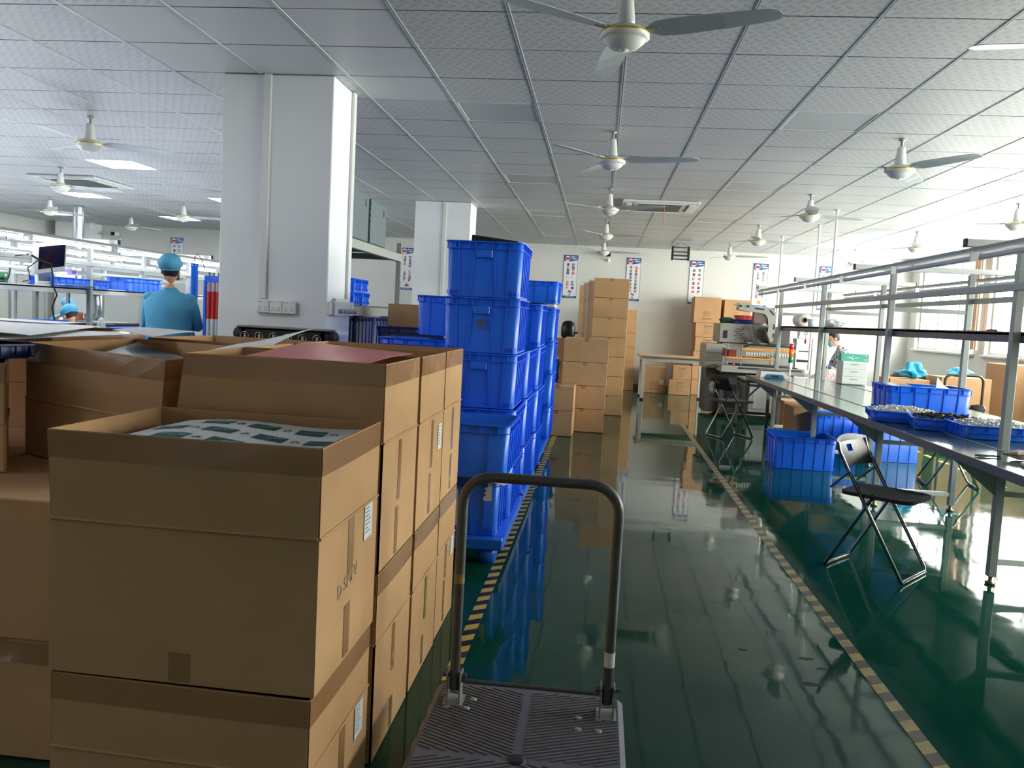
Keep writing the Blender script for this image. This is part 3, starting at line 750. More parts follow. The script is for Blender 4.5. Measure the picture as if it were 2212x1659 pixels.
# ================================================================= blue crates
def rrect(L, Wd, r, n=4):
    pts = []
    for cx, cy, a0 in ((L/2-r, Wd/2-r, 0), (-L/2+r, Wd/2-r, 90), (-L/2+r, -Wd/2+r, 180), (L/2-r, -Wd/2+r, 270)):
        for k in range(n+1):
            a = R(a0+90*k/n); pts.append((cx+r*math.cos(a), cy+r*math.sin(a)))
    return pts
CRATES = {}
def crate(label, loc, rz, L, Wd, H, m=None, group='blue plastic crates', handles=True, ribs=True, name='plastic_crate', taper=.94):
    m = m or BLUE
    key = (L, Wd, H, m.name, handles)
    if key in CRATES: 
        return dup(CRATES[key], loc, rz, label, group)
    t = thing(name, label, 'crate', loc, rz, group)
    mb = MB(); r = min(.035, Wd*.12)
    def loop(sc, z, ins=0.0): return [(x*sc-(ins if x > 0 else -ins), y*sc-(ins if y > 0 else -ins), z) for x, y in rrect(L, Wd, r)]
    n = len(rrect(L, Wd, r)); th = .004
    sc0, sc1 = taper, 1-.012/Wd
    rings = [loop(sc0, 0), loop(sc1, H-.006), loop(sc1, H, th), loop(sc0, .006, th)]
    vs = [p for q in rings for p in q]
    fs = []
    for a, b in ((0, 1), (1, 2), (2, 3)):
        for k in range(n):
            l = (k+1) % n; fs.append((a*n+k, a*n+l, b*n+l, b*n+k))
    mb.add(vs, fs, True)
    mb.add(rings[0], [list(range(n-1, -1, -1))]); mb.add(rings[3], [list(range(n))])
    if ribs:
        def rib(ax, s_, u0, u1, w=.0075, z0=.012, z1=H-.012, d=.007):
            # rib on the wall ax ('x' = short end, 'y' = long side); u positions bottom / top
            h0, h1 = (L/2 if ax == 'x' else Wd/2)*(sc0+(sc1-sc0)*z0/H), (L/2 if ax == 'x' else Wd/2)*(sc0+(sc1-sc0)*z1/H)
            if ax == 'x': mb.bar((s_*(h0+d/2), u0, z0), (s_*(h1+d/2), u1, z1), w, d, up=(s_, 0, 0))
            else: mb.bar((u0, s_*(h0+d/2), z0), (u1, s_*(h1+d/2), z1), w, d, up=(0, s_, 0))
        for s_ in (-1, 1):
            ne = max(2, int(round(L/.13)))
            for k in range(ne):
                u = (-.5+(k+.5)/ne)*L*.84; rib('y', s_, u*.97, u)
            if handles:
                rib('x', s_, -.075*Wd/.44*1.0, -.052); rib('x', s_, .075*Wd/.44, .052)
                rib('x', s_, -Wd*.31, -Wd*.33); rib('x', s_, Wd*.31, Wd*.33)
            else:
                for u in (-.3, 0, .3): rib('x', s_, u*Wd*.97, u*Wd)
        # lower band with small teeth
        for s_ in (-1, 1):
            for k in range(4):
                rib('x', s_, -Wd*.46+k*.016, -Wd*.46+k*.016, .004, .01, .035, .006); rib('x', s_, Wd*.46-k*.016, Wd*.46-k*.016, .004, .01, .035, .006)
    mb.build('body', m, t)
    rm = MB()
    def flange(z, h, out):
        o = rrect(L+out*2-.0, Wd+out*2, r+out); i_ = rrect(L-.012, Wd-.012, r)
        a = [(x, y, z) for x, y in o]+[(x, y, z+h) for x, y in o]+[(x, y, z+h) for x, y in i_]+[(x, y, z) for x, y in i_]
        f2 = []
        for k in range(n):
            l = (k+1) % n
            for q in range(4):
                q2 = (q+1) % 4; f2.append((q*n+k, q*n+l, q2*n+l, q2*n+k))
        rm.add(a, f2)
    flange(H-.006, .006, .006); flange(H-.045, .003, .003)
    k_ = 0
    for s_ in (-1, 1):
        for u in (-.38, -.2, 0, .2, .38): rm.box(s_*(L/2), u*Wd, H-.022, .010, .003, .036); rm.box(u*L, s_*(Wd/2), H-.022, .003, .010, .036)
    rm.build('rim', m, t)
    if handles:
        for s_ in (-1, 1):
            MB().box(s_*(L/2+.001), 0, H-.072, .010, .098, .046, bev=.003).build('handle', m, t)
    CRATES[key] = t
    return t
crate('dark blue tray lying on the labelled open carton at the left edge', (-2.22, 2.62, 1.122), R(-16), .56, .28, .05, BLUED, 'trays on the cartons', handles=False, ribs=False, name='parts_tray')
# stacks of crates standing on the pallets. End wall (short side) faces the photographer, so rz = 90 deg
GT = 'crates of the tall front tower'; H1_ = .318
names = ['bottom crate of the tall blue tower, standing on the pallet', 'second crate from below in the tall blue tower', 'third crate of the tall blue tower, just above the lower tray-like crate', 'blue crate of the tall tower with the painted brown character on it', 'topmost crate of the tall blue tower, a dark board sticking out of it']
for k in range(5):
    dx = (0, .004, -.003, .002, .006)[k]
    cbt = crate(names[k], (-.69+dx-.006*k*.5, 5.16, .150+.3265*k), R(90), .62, .455, .322, group=GT)
    if k == 3:
        text_obj('齿', .072, mat('brown_stencil_paint', (.42, .33, .24), .7), 'painted_character', cbt, (Matrix.Rotation(R(-90), 4, 'Z') @ Matrix.Translation((.0, -.3055, .165)) @ Matrix.Rotation(R(90-3), 4, 'X')), bold=.0004)
tb = MB().box(0, 0, 0, .30, .008, .12, M=Matrix.Rotation(R(6), 3, 'Y')).build('dark_board', BLACK)
tb.location = (-.70, 5.30, 1.78); tag(tb, 'dark board sticking out of the topmost tall tower crate', 'board')
# front low stack
crate('blue crate with a torn white label, on the pallet behind the trolley handle', (-.715, 4.635, .150), R(90), .40, .455, .318, group='front pallet crates')
c0 = MB(); M = face_my(-.555, 4.432, .40); c0.add([M @ Vector(p) for p in ((-.02, -.055, .001), (.025, -.055, .001), (.025, .05, .001), (.0, .04, .001), (.002, .022, .001), (-.018, .012, .001), (.0, .0, .001), (-.02, -.012, .001), (-.004, -.024, .001), (-.02, -.035, .001))], [tuple(range(10))])
o = c0.build('torn_label', LABELP); tag(o, 'torn white label remnant on the crate behind the trolley handle', 'label')
o = MB().add([face_my(-.715, 4.428, .30) @ Vector(p) for p in ((-.06, -.10, .001), (.0, -.10, .001), (.0, .10, .001), (-.06, .10, .001))], [(0, 1, 2, 3)]).build('paper_label', LABELP); tag(o, 'tall white label on the front low crate, half behind the cartons', 'label')
bo = MB().box(0, 0, 0, .52, .44, .008).build('dark_board', BLACK); bo.location = (-.73, 4.60, .480); tag(bo, 'thin dark board between the two front low crates', 'board')
sheet('paper_sheet', 'white paper drooping out between the two front low crates', [(-.80, 4.36, .490), (-.46, 4.34, .472), (-.385, 4.62, .462), (-.60, 4.80, .486)], PAPER, fn=lambda u, v: -.022*max(0, u-.6)*2)
crate('low open blue crate resting on the dark board, in front of the tall tower', (-.70, 4.55, .492), R(90), .50, .53, .285, group='front pallet crates', handles=False)
# pallets
def pallet(label, x0, x1, y0, y1):
    t = thing('plastic_pallet', label, 'pallet', ((x0+x1)/2, (y0+y1)/2, 0), 0, 'blue plastic pallets')
    d = MB(); 
    n = 7; 
    for k in range(n):
        a = x0+(x1-x0)*k/n; d.b2(a+.012, a+(x1-x0)/n-.012, y0+.06, y1-.06, .118, .145)
    d.b2(x0, x1, y0, y0+.07, .085, .147, .006).b2(x0, x1, y1-.07, y1, .085, .147, .006).b2(x0, x0+.06, y0+.07, y1-.07, .085, .147).b2(x1-.06, x1, y0+.07, y1-.07, .085, .147)
    for y in (y0+(y1-y0)*.33, y0+(y1-y0)*.66): d.b2(x0+.05, x1-.05, y-.03, y+.03, .10, .146)
    d.build('deck', BLUE, t, True)
    for i in range(3):
        for j in range(3):
            cx, cy = x0+.09+(x1-x0-.18)*i/2, y0+.09+(y1-y0-.18)*j/2
            MB().lathe([(0, .001), (.048, .001), (.062, .088), (0, .088)], 14, (cx, cy, 0)).build('foot', BLUE, t, True)
    return t
pallet('front blue pallet carrying the tall crate tower, its foot by the striped tape', -1.52, -.455, 4.38, 5.55)
pallet('blue pallet behind the front one, under the second crate tower', -1.52, -.455, 5.62, 6.62)
pallet('third blue pallet along the striped tape, farthest back', -1.26, -.47, 7.2, 8.85)
GT2 = 'crates of the second tower'
for k, lab in enumerate(('bottom crate of the second blue tower, right behind the tall one', 'second crate from below of the second blue tower', 'third crate from below of the second blue tower', 'top crate of the second blue tower, a dark sheet on its rim')):
    crate(lab, (-.665, 6.62-.0, .150+.3265*k), R(90), .62, .455, .322, group=GT2)
for k, lab in enumerate(('bottom crate of the hidden tower between the first two', 'second crate of the hidden tower between the first two', 'third crate of the hidden tower between the first two')):
    crate(lab, (-.685, 5.88, .150+.3265*k), R(90), .62, .455, .322, group='crates of the hidden middle tower')
sheet('black_sheet', 'dark sheet lying on the rim of the second crate tower', [(-.86, 6.35, 1.466), (-.45, 6.33, 1.462), (-.44, 6.86, 1.463), (-.86, 6.9, 1.466)], BLACK, wave=.003)
for k, lab in enumerate(('bottom crate of the third blue tower near the wall cartons', 'second crate of the third blue tower', 'third crate of the third blue tower', 'fourth crate of the third blue tower, below the white foam sheet')):
    crate(lab, (-.665, 8.52, .150+.3265*k), R(90), .62, .455, .322, group='crates of the third tower')
o = MB().box(0, 0, 0, .40, .5, .035, bev=.005).build('foam_sheet', WHITEP); o.location = (-.66, 8.52, 1.479); tag(o, 'white foam slab between the two uppermost crates of the third tower', 'foam')
crate('low wide blue crate on top of the third tower, just left of a slogan board', (-.66, 8.52, 1.498), R(90), .60, .47, .215, group='crates of the third tower', handles=False)
crate('open blue crate with white plastic bag, right behind the towers', (-.69, 10.3, .58), R(90), .40, .42, .285, group='crates near the taped cartons')
crate('blue crate under the one with the white bag', (-.69, 10.3, .292), R(90), .40, .42, .285, group='crates near the taped cartons')
crate('bottom blue crate behind the third tower', (-.69, 10.3, .004), R(90), .40, .42, .285, group='crates near the taped cartons')
# crates left of the tall tower
for k, lab in enumerate(('bottom crate left of the tall tower, hidden behind the cartons', 'middle crate left of the tall tower, hidden behind the cartons', 'wide crate whose blue rim shows just above the farthest open cartons')):
    crate(lab, (-1.26, 4.98, .150+.325*k), 0, .62, .46, .322, group='crates left of the tall tower')
for k, lab in enumerate(('lowest crate of the pile behind, left of the tall tower', 'second crate of the pile behind, left of the tall tower', 'wide crate just under the small one left of the tall tower')):
    crate(lab, (-1.225, 5.88, .150+.345*k), 0, .60, .46, .322, group='crates behind, left of the tall tower')
crate('blue crate at eye level directly left of the tall tower', (-1.07, 5.93, 1.192), 0, .42, .40, .275, group='crates behind, left of the tall tower', handles=False)
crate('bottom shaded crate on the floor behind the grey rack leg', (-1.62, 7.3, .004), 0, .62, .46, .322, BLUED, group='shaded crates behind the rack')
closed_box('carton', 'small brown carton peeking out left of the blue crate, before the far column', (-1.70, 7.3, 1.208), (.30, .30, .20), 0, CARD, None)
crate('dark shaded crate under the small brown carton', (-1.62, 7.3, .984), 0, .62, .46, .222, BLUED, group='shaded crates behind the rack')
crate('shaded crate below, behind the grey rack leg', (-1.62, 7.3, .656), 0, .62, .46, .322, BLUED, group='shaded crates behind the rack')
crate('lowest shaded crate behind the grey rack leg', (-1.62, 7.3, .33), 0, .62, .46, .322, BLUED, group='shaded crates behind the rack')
# ---------------------------------------------------------------- the rack with folded grey crates
rk = thing('storage_rack', 'grey steel shelf rack right of the near column, slotted posts', 'rack', (-2.4, 7.6, 0))
for x in (-2.72, -2.13):
    for y in (6.55, 8.6):
        p = MB().b2(x-.025, x+.025, y-.02, y+.02, .002, 2.05); 
        p.build('post', GREYST, rk, True)
        sl = MB()
        for k in range(30): sl.b2(x+.0245, x+.0262, y-.006, y+.006, .15+k*.062, .175+k*.062)
        sl.build('post_slots', GREYD, rk, True)
for z in (.45, 1.33, 1.90):
    for x in (-2.72, -2.13): MB().b2(x-.03, x+.03, 6.57, 8.58, z-.045, z+.035, .004).build('beam', GREYST, rk, True)
    for y in (6.55, 8.6): MB().b2(-2.69, -2.16, y-.015, y+.015, z-.03, z+.03).build('cross_bar', GREYST, rk, True)
    MB().b2(-2.70, -2.15, 6.58, 8.57, z+.036, z+.05).build('shelf_board', GREYD, rk, True)
for y0, y1 in ((8.36, 8.58),): MB().prism([(0, 0), (.2, 0), (0, -.2)], .012, Matrix.Translation((-2.11, 8.585, 1.285)) @ Matrix.Rotation(R(180), 4, 'Z') @ Matrix.Rotation(R(90), 4, 'X') @ Matrix.Rotation(R(0), 4, 'Z')).build('gusset', GREYD, rk, True)
FOLD = mat('grey_green_folding_crate', (.37, .43, .45), .5, noise=.06, nscale=10)
for q_ in range(2):
    for k in range(4):
        t = thing('folded_crate', 'upright grey folded crate on the rack, %s in the %s row' % (['nearest the aisle', 'second from the aisle', 'third from the aisle', 'farthest from the aisle'][k], ['front', 'rear'][q_]), 'crate', (-2.165-k*.062, 7.18+q_*.62, 1.952), R((1, -1, 0, 1)[k]), 'grey folded crates on top of the rack')
        hh = .415-.012*k-(0 if q_ == 0 else .02)
        MB().box(0, 0, hh/2, .048, .58, hh, bev=.006).build('panel', FOLD, t)
        g = MB()
        for q in range(7): g.box(0, -.293, .04+q*.052, .05, .008, .022)
        g.build('hinge', FOLD, t)
        MB().box(0, -.27, hh-.03, .05, .05, .062, bev=.004).build('corner_catch', FOLD, t)
        MB().box(.0245, .18, hh-.075, .002, .035, .065).build('hand_hole', mat('dark_hole', (.13, .2, .18), .7), t)
for k in range(6):
    t = crate('small blue parts bin on the middle rack shelf, %s' % (['front of the lower row', 'second of the lower row', 'third of the lower row', 'front of the upper row', 'second of the upper row', 'rear of the upper row'][k]), (-2.28, (7.0, 7.28, 7.56, 7.0, 7.28, 7.5)[k], 1.381+(.0 if k < 3 else .117)), 0, .24, .19, .115, group='small parts bins', handles=False, name='parts_bin')
for k, lab in enumerate(('large blue tub under the rack shelf, nearest', 'large blue tub under the rack shelf, middle', 'large blue tub under the rack shelf, farthest')):
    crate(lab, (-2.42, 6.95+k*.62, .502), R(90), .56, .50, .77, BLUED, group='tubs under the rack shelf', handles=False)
# black cable carrier in front of the near column
t = thing('cable_carrier', 'black cable carrier with chrome rings lying before the near column', 'cable carrier', (-2.0, 5.18, 1.105))
pl = closed_box('carton', 'carton pedestal hidden under the black cable carrier', (-2.0, 5.2, .62), (.66, .36, .48), 0, CARD, None)
pl2 = closed_box('carton', 'hidden carton on the floor below the cable carrier pedestal', (-2.0, 5.2, .004), (.66, .36, .61), 0, CARD, None)
MB().box(0, 0, .095, .60, .16, .012, bev=.004).build('top_plate', mat('grey_plate', (.50, .51, .50), .4), t)
MB().box(0, 0, .045, .57, .12, .085, bev=.01).build('body', BLACK, t)
for s_ in (-1, 1): MB().lathe([(0, -.06), (.045, -.06), (.045, .06), (0, .06)], 16, (s_*.285, 0, .048), 'y').build('end_roller', BLACKR, t)
for k in range(6):
    MB().tube([(-.25+k*.095+.026*math.cos(a), -.066, .035+.026*math.sin(a)) for a in [2*PI*q/16 for q in range(16)]], .005, 6, closed=True).build('ring', CHROME, t)
    MB().box(-.25+k*.095, -.062, .035, .016, .006, .03).build('latch', GREYST, t)
# ---------------------------------------------------------------- cartons in the middle distance
GP = 'taped cartons beyond the crates'
for k, lab in enumerate(('bottom carton of the low two-high stack by the tape end', 'top carton of the low two-high stack by the tape end')):
    closed_box('carton', lab, (-.44, 9.80+k*.02, .003+.292*k), (.38+.02*0, .46, .288), R(-2+k*1), CARD, GP, seam='y')
for k, lab in enumerate(('bottom carton of the four-high stack', 'second carton of the four-high stack', 'third carton of the four-high stack', 'top carton of the four-high stack, white label on its side')):
    b = closed_box('carton', lab, (-.165+.005*k, 10.50, .003+.282*k), (.54, .88, .278), R(0), CARD, GP, seam='y')
    if k == 3: stick_label(b, 'px', .106, 10.35, .98, .10, .10)
GP3 = 'cartons of the tall wrapped pile'
for c_, (x, y, ww, what) in enumerate(((.13, 12.35, .50, 'front column'), (-.0, 13.2, .42, 'second column'), (-.10, 14.1, .40, 'third column'), (-.20, 15.2, .40, 'rear column'))):
    for k in range(7):
        closed_box('carton', 'carton %s of the tall pile, level %s from the floor' % (('in the '+what), ['first', 'second', 'third', 'fourth', 'fifth', 'sixth', 'topmost seventh'][k]), (x, y, .003+.281*k), (ww, .56, .277), 0, CARD, GP3, seam='y', tape=(c_ == 0))
# clear stretch film around the upper left of the pile
def film_mat():
    m = mat('stretch_film', (.75, .76, .78), .12); nt = m.node_tree; b = nt.nodes['Principled BSDF']
    tc = nt.nodes.new('ShaderNodeTexCoord'); mp = nt.nodes.new('ShaderNodeMapping'); mp.inputs['Scale'].default_value = (30, 30, 3)
    n = nt.nodes.new('ShaderNodeTexNoise'); n.inputs['Scale'].default_value = 1.2; n.inputs['Detail'].default_value = 4
    nt.links.new(tc.outputs['Object'], mp.inputs[0]); nt.links.new(mp.outputs[0], n.inputs[0])
    r = nt.nodes.new('ShaderNodeMapRange'); r.inputs[1].default_value = .4; r.inputs[2].default_value = .7; r.inputs[3].default_value = .05; r.inputs[4].default_value = .32
    nt.links.new(n.outputs[0], r.inputs[0]); nt.links.new(r.outputs[0], b.inputs['Alpha']); return m
FILM = film_mat()
f = MB()
f.b2(-.135, -.124, 12.06, 12.6, 1.13, 1.985)
f.b2(-.228, -.218, 12.92, 13.5, .85, 1.985)
f.b2(-.228, -.1, 12.90, 12.91, .85, 1.985)
f.b2(-.318, -.306, 13.8, 14.4, .85, 1.985)
f.b2(-.318, -.2, 13.79, 13.80, .85, 1.985)
o = f.build('stretch_film', FILM); tag(o, 'wrinkled clear stretch film on the left side of the tall carton pile', 'film')
for k, (h, z) in enumerate(((.285, 0), (.285, .287), (.285, .574), (.28, .861), (.46, 1.143))):
    closed_box('carton', ['bottom carton of the narrow wall stack right of the tall pile', 'second carton of the narrow wall stack', 'third carton of the narrow wall stack', 'fourth carton of the narrow wall stack', 'tall top carton of the narrow wall stack, behind the tall pile'][k], (.52, 16.95, .003+z), (.40, .46, h), 0, CARD, 'narrow stack at the back wall', tape=False)
bb = thing('black_bag', 'black bag on a carton between the blue crates and the tall pile', 'bag', (-.60, 15.8, 1.0))
MB().lathe([(0, 0), (.10, 0), (.13, .04), (.135, .2), (.11, .29), (.05, .325), (0, .33)], 12, sx=1.0, sy=.7).build('body', BLACK, bb)
MB().tube([(.12, -.02, .1), (.20, -.02, .11), (.24, 0, .10)], .02, 8).build('strap', BLACKR, bb)
closed_box('carton', 'carton on which the black bag rests', (-.55, 15.8, .5), (.5, .45, .495), 0, CARD, None)
closed_box('carton', 'hidden carton on the floor under the bag carton', (-.55, 15.8, .003), (.5, .45, .49), 0, CARD, None)
pb = thing('plastic_bag', 'crumpled white plastic bag in the blue crate behind the towers', 'bag', (-.60, 10.25, .72))
def crumple(rx, ry, rz_, n=14, amp=.25, seed=1, peak=0.0):
    rr = random.Random(seed); ph = [rr.uniform(0, 6.28) for _ in range(8)]
    vs = []; fs = []; m_ = n//2
    for j in range(m_+1):
        th_ = PI*j/m_
        for i in range(n):
            a = 2*PI*i/n
            d = 1+amp*(math.sin(3*a+ph[0]+2*th_)*.4+math.sin(5*a+ph[1]-3*th_)*.3+math.sin(2*a+4*th_+ph[2])*.4)*math.sin(th_)
            z = math.cos(th_)
            vs.append((rx*d*math.sin(th_)*math.cos(a), ry*d*math.sin(th_)*math.sin(a), rz_*z*(1+(peak if z > .6 else 0)*d)+rz_))
    for j in range(m_):
        for i in range(n):
            l = (i+1) % n; fs.append((j*n+i, (j+1)*n+i, (j+1)*n+l, j*n+l))
    return MB().add(vs, fs, False)
crumple(.15, .13, .10, amp=.4, seed=4).build('body', PAPER, pb)
# cartons with printing at the back wall
GB = 'printed cartons at the back wall'
def pc(lab, x0, x1, z0, z1, y=16.6, d=.55, kind=1, rz=0):
    return closed_box('carton', lab, ((x0+x1)/2, y+d/2, z0), (x1-x0, d, z1-z0), rz, CARD2, GB, tape=False, prt=kind)
pc('tall printed carton topping the left wall stack under a slogan board', 1.80, 2.31, 1.425, 1.92, kind=3)
pc('printed carton second from the top in the left wall stack', 1.85, 2.33, 1.145, 1.42, kind=2)
pc('printed carton third from the top in the left wall stack', 1.86, 2.33, .865, 1.14, kind=4)
pc('printed carton fourth from the top, just above the wooden table top', 1.84, 2.33, .585, .86, kind=5)
pc('printed carton fifth from the top, behind the wooden table', 1.84, 2.33, .3, .58, kind=6)
pc('lowest printed carton of the left wall stack', 1.84, 2.33, .003, .295, kind=7)
pc('tall printed carton right of the other tall one, behind the machine arm', 2.38, 2.89, 1.40, 1.90, kind=8, y=16.65)
for k in range(5): pc('%s carton of the hidden wall stack behind the packing machine' % (['lowest', 'second', 'third', 'fourth', 'fifth'][k]), 2.40, 2.88, .003+k*.279, .278+k*.279, kind=10+k, y=16.65)
b = pc('large brown carton with a small white label under the wooden table', .91, 1.34, .003, .52, kind=3, y=16.5); stick_label(b, 'my', 1.26, 16.4985, .22, .085, .085)
pc('printed carton on the floor under the wooden table, right of the labelled one', 1.385, 1.80, .003, .30, kind=21, y=16.35, d=.22)
pc('printed carton on top of another under the wooden table', 1.45, 1.80, .302, .575, kind=22, y=16.35, d=.22)
# ================================================================= platform trolley
t = thing('platform_trolley', 'worn grey platform trolley with folding tube handle, in the foreground', 'trolley', (-.15, 2.15, 0))
DECK = mat('ribbed_deck_plastic', (.39, .40, .47), .5, noise=.12, nscale=10, bump=.1)
TUBE = mat('worn_grey_tube', (.36, .37, .36), .38, metal=.35, noise=.2, nscale=18)
x0, x1, y0, y1 = -.445, .14, 1.72, 2.575
MB().b2(x0, x1, y0, y1, .125, .172, .016).build('deck', DECK, t, True)
MB().b2(x0+.02, x1-.02, y0+.02, y1-.02, .10, .128).build('deck_frame', BLACKR, t, True)
DECKR = mat('deck_rib_worn', (.42, .42, .45), .6, noise=.25, nscale=30)
rb = MB()   # raised diagonal ribs in four quadrants round the middle
cx, cy = (x0+x1)/2, 2.13
for qx in (-1, 1):
    for qy in (-1, 1):
        bx0, bx1 = (x0+.02, cx-.014) if qx < 0 else (cx+.014, x1-.02)
        by0, by1 = (y0+.02, cy-.014) if qy < 0 else (cy+.014, y1-.03)
        s_ = 1 if qx*qy < 0 else -1
        s_ *= -1
        k = -60
        for k in range(-60, 90):
            c0 = k*.0175
            # line  y = by0 + c0 + s_*(x-bx0)*0.55
            m_ = s_*.45; pts = []
            xa, xb = bx0, bx1; ya, yb = by0+c0, by0+c0+m_*(xb-xa)
            if m_ > 0:
                if ya < by0: xa = bx0+(by0-(by0+c0))/m_; ya = by0
                if yb > by1: xb = bx0+(by1-by0-c0)/m_; yb = by1
            else:
                if ya > by1: xa = bx0+(by1-by0-c0)/m_; ya = by1
                if yb < by0: xb = bx0+(-c0)/m_; yb = by0
            if xb-xa < .03 or xa < bx0-1e-6 or xb > bx1+1e-6: continue
            rb.bar((xa, ya, .1735), (xb, yb, .1735), .0075, .003)
rb.build('rib_pattern', DECKR, t, True)['kind'] = 'stuff'
for gx in (x0+.055, x0+.115): 
    for gy in (2.39, 2.45): MB().lathe([(.011, .1725), (.011, .1757), (0, .1757)][::-1], 12, (gx+(.012 if gy > 2.4 else 0), gy, 0)).build('bolt', GREYST, t, True)
for gx in (x1-.075, x1-.135):
    for gy in (2.33, 2.40): MB().lathe([(.011, .1725), (.011, .1757), (0, .1757)][::-1], 12, (gx, gy, 0)).build('bolt', GREYST, t, True)
MB().lathe([(.026, .173), (.024, .1765), (.012, .177), (0, .177)][::-1], 18, (cx, cy, 0)).build('centre_cap', BLACK, t, True)
def arc_pts(c, r, a0, a1, n, ax='xz', y=0):
    return [(c[0]+r*math.cos(a0+(a1-a0)*k/n), y, c[1]+r*math.sin(a0+(a1-a0)*k/n)) for k in range(n+1)]
hl, hr, hb, ht, hy = -.375, .087, .215, .872, 2.425
pts = [(hl, hy, hb)]+[(hl, hy, ht-.10)]+arc_pts((hl+.085, ht-.085), .085, PI, PI/2, 8, y=hy)[1:]+arc_pts((hr-.085, ht-.085), .085, PI/2, 0, 8, y=hy)+[(hr, hy, hb)]
MB().tube(pts, .0155, 14).build('handle', TUBE, t, True)
MB().tube([(hl+.02, hy-.005, .245), (hr-.02, hy-.005, .245)], .0065, 8).build('hinge_rod', TUBE, t, True)
for x in (hl, hr):
    b = MB().b2(x-.022, x-.018, hy-.025, hy+.028, .172, .27).b2(x+.018, x+.022, hy-.025, hy+.028, .172, .27).b2(x-.03, x+.03, hy-.03, hy+.045, .172, .178).build('handle_bracket', GREYST, t, True)
    MB().tube([(x-.036, hy, .258), (x+.036, hy, .258)], .008, 8).build('hinge_bolt', GREYD, t, True)
MB().tube([(hr, hy, .33), (hr, hy, .375)], .0162, 14, cap=False).build('torn_sticker', PAPER, t, True)
MB().tube([(hl, hy, .545), (hl-.001, hy, .575)], .0163, 12, cap=False).build('tape_residue', mat('ochre_tape', (.60, .50, .22), .6), t, True)
for x in (x0+.06, x1-.06):
    for y in (y0+.08, y1-.12):
        MB().lathe([(0, -.014), (.046, -.014), (.050, -.008), (.050, .008), (.046, .014), (0, .014)], 18, (x, y, .0505), 'x').build('wheel', BLACKR, t, True)
        MB().b2(x-.024, x-.020, y-.02, y+.02, .045, .10).b2(x+.020, x+.024, y-.02, y+.02, .045, .10).b2(x-.03, x+.03, y-.03, y+.03, .092, .10).build('caster_fork', GREYD, t, True)
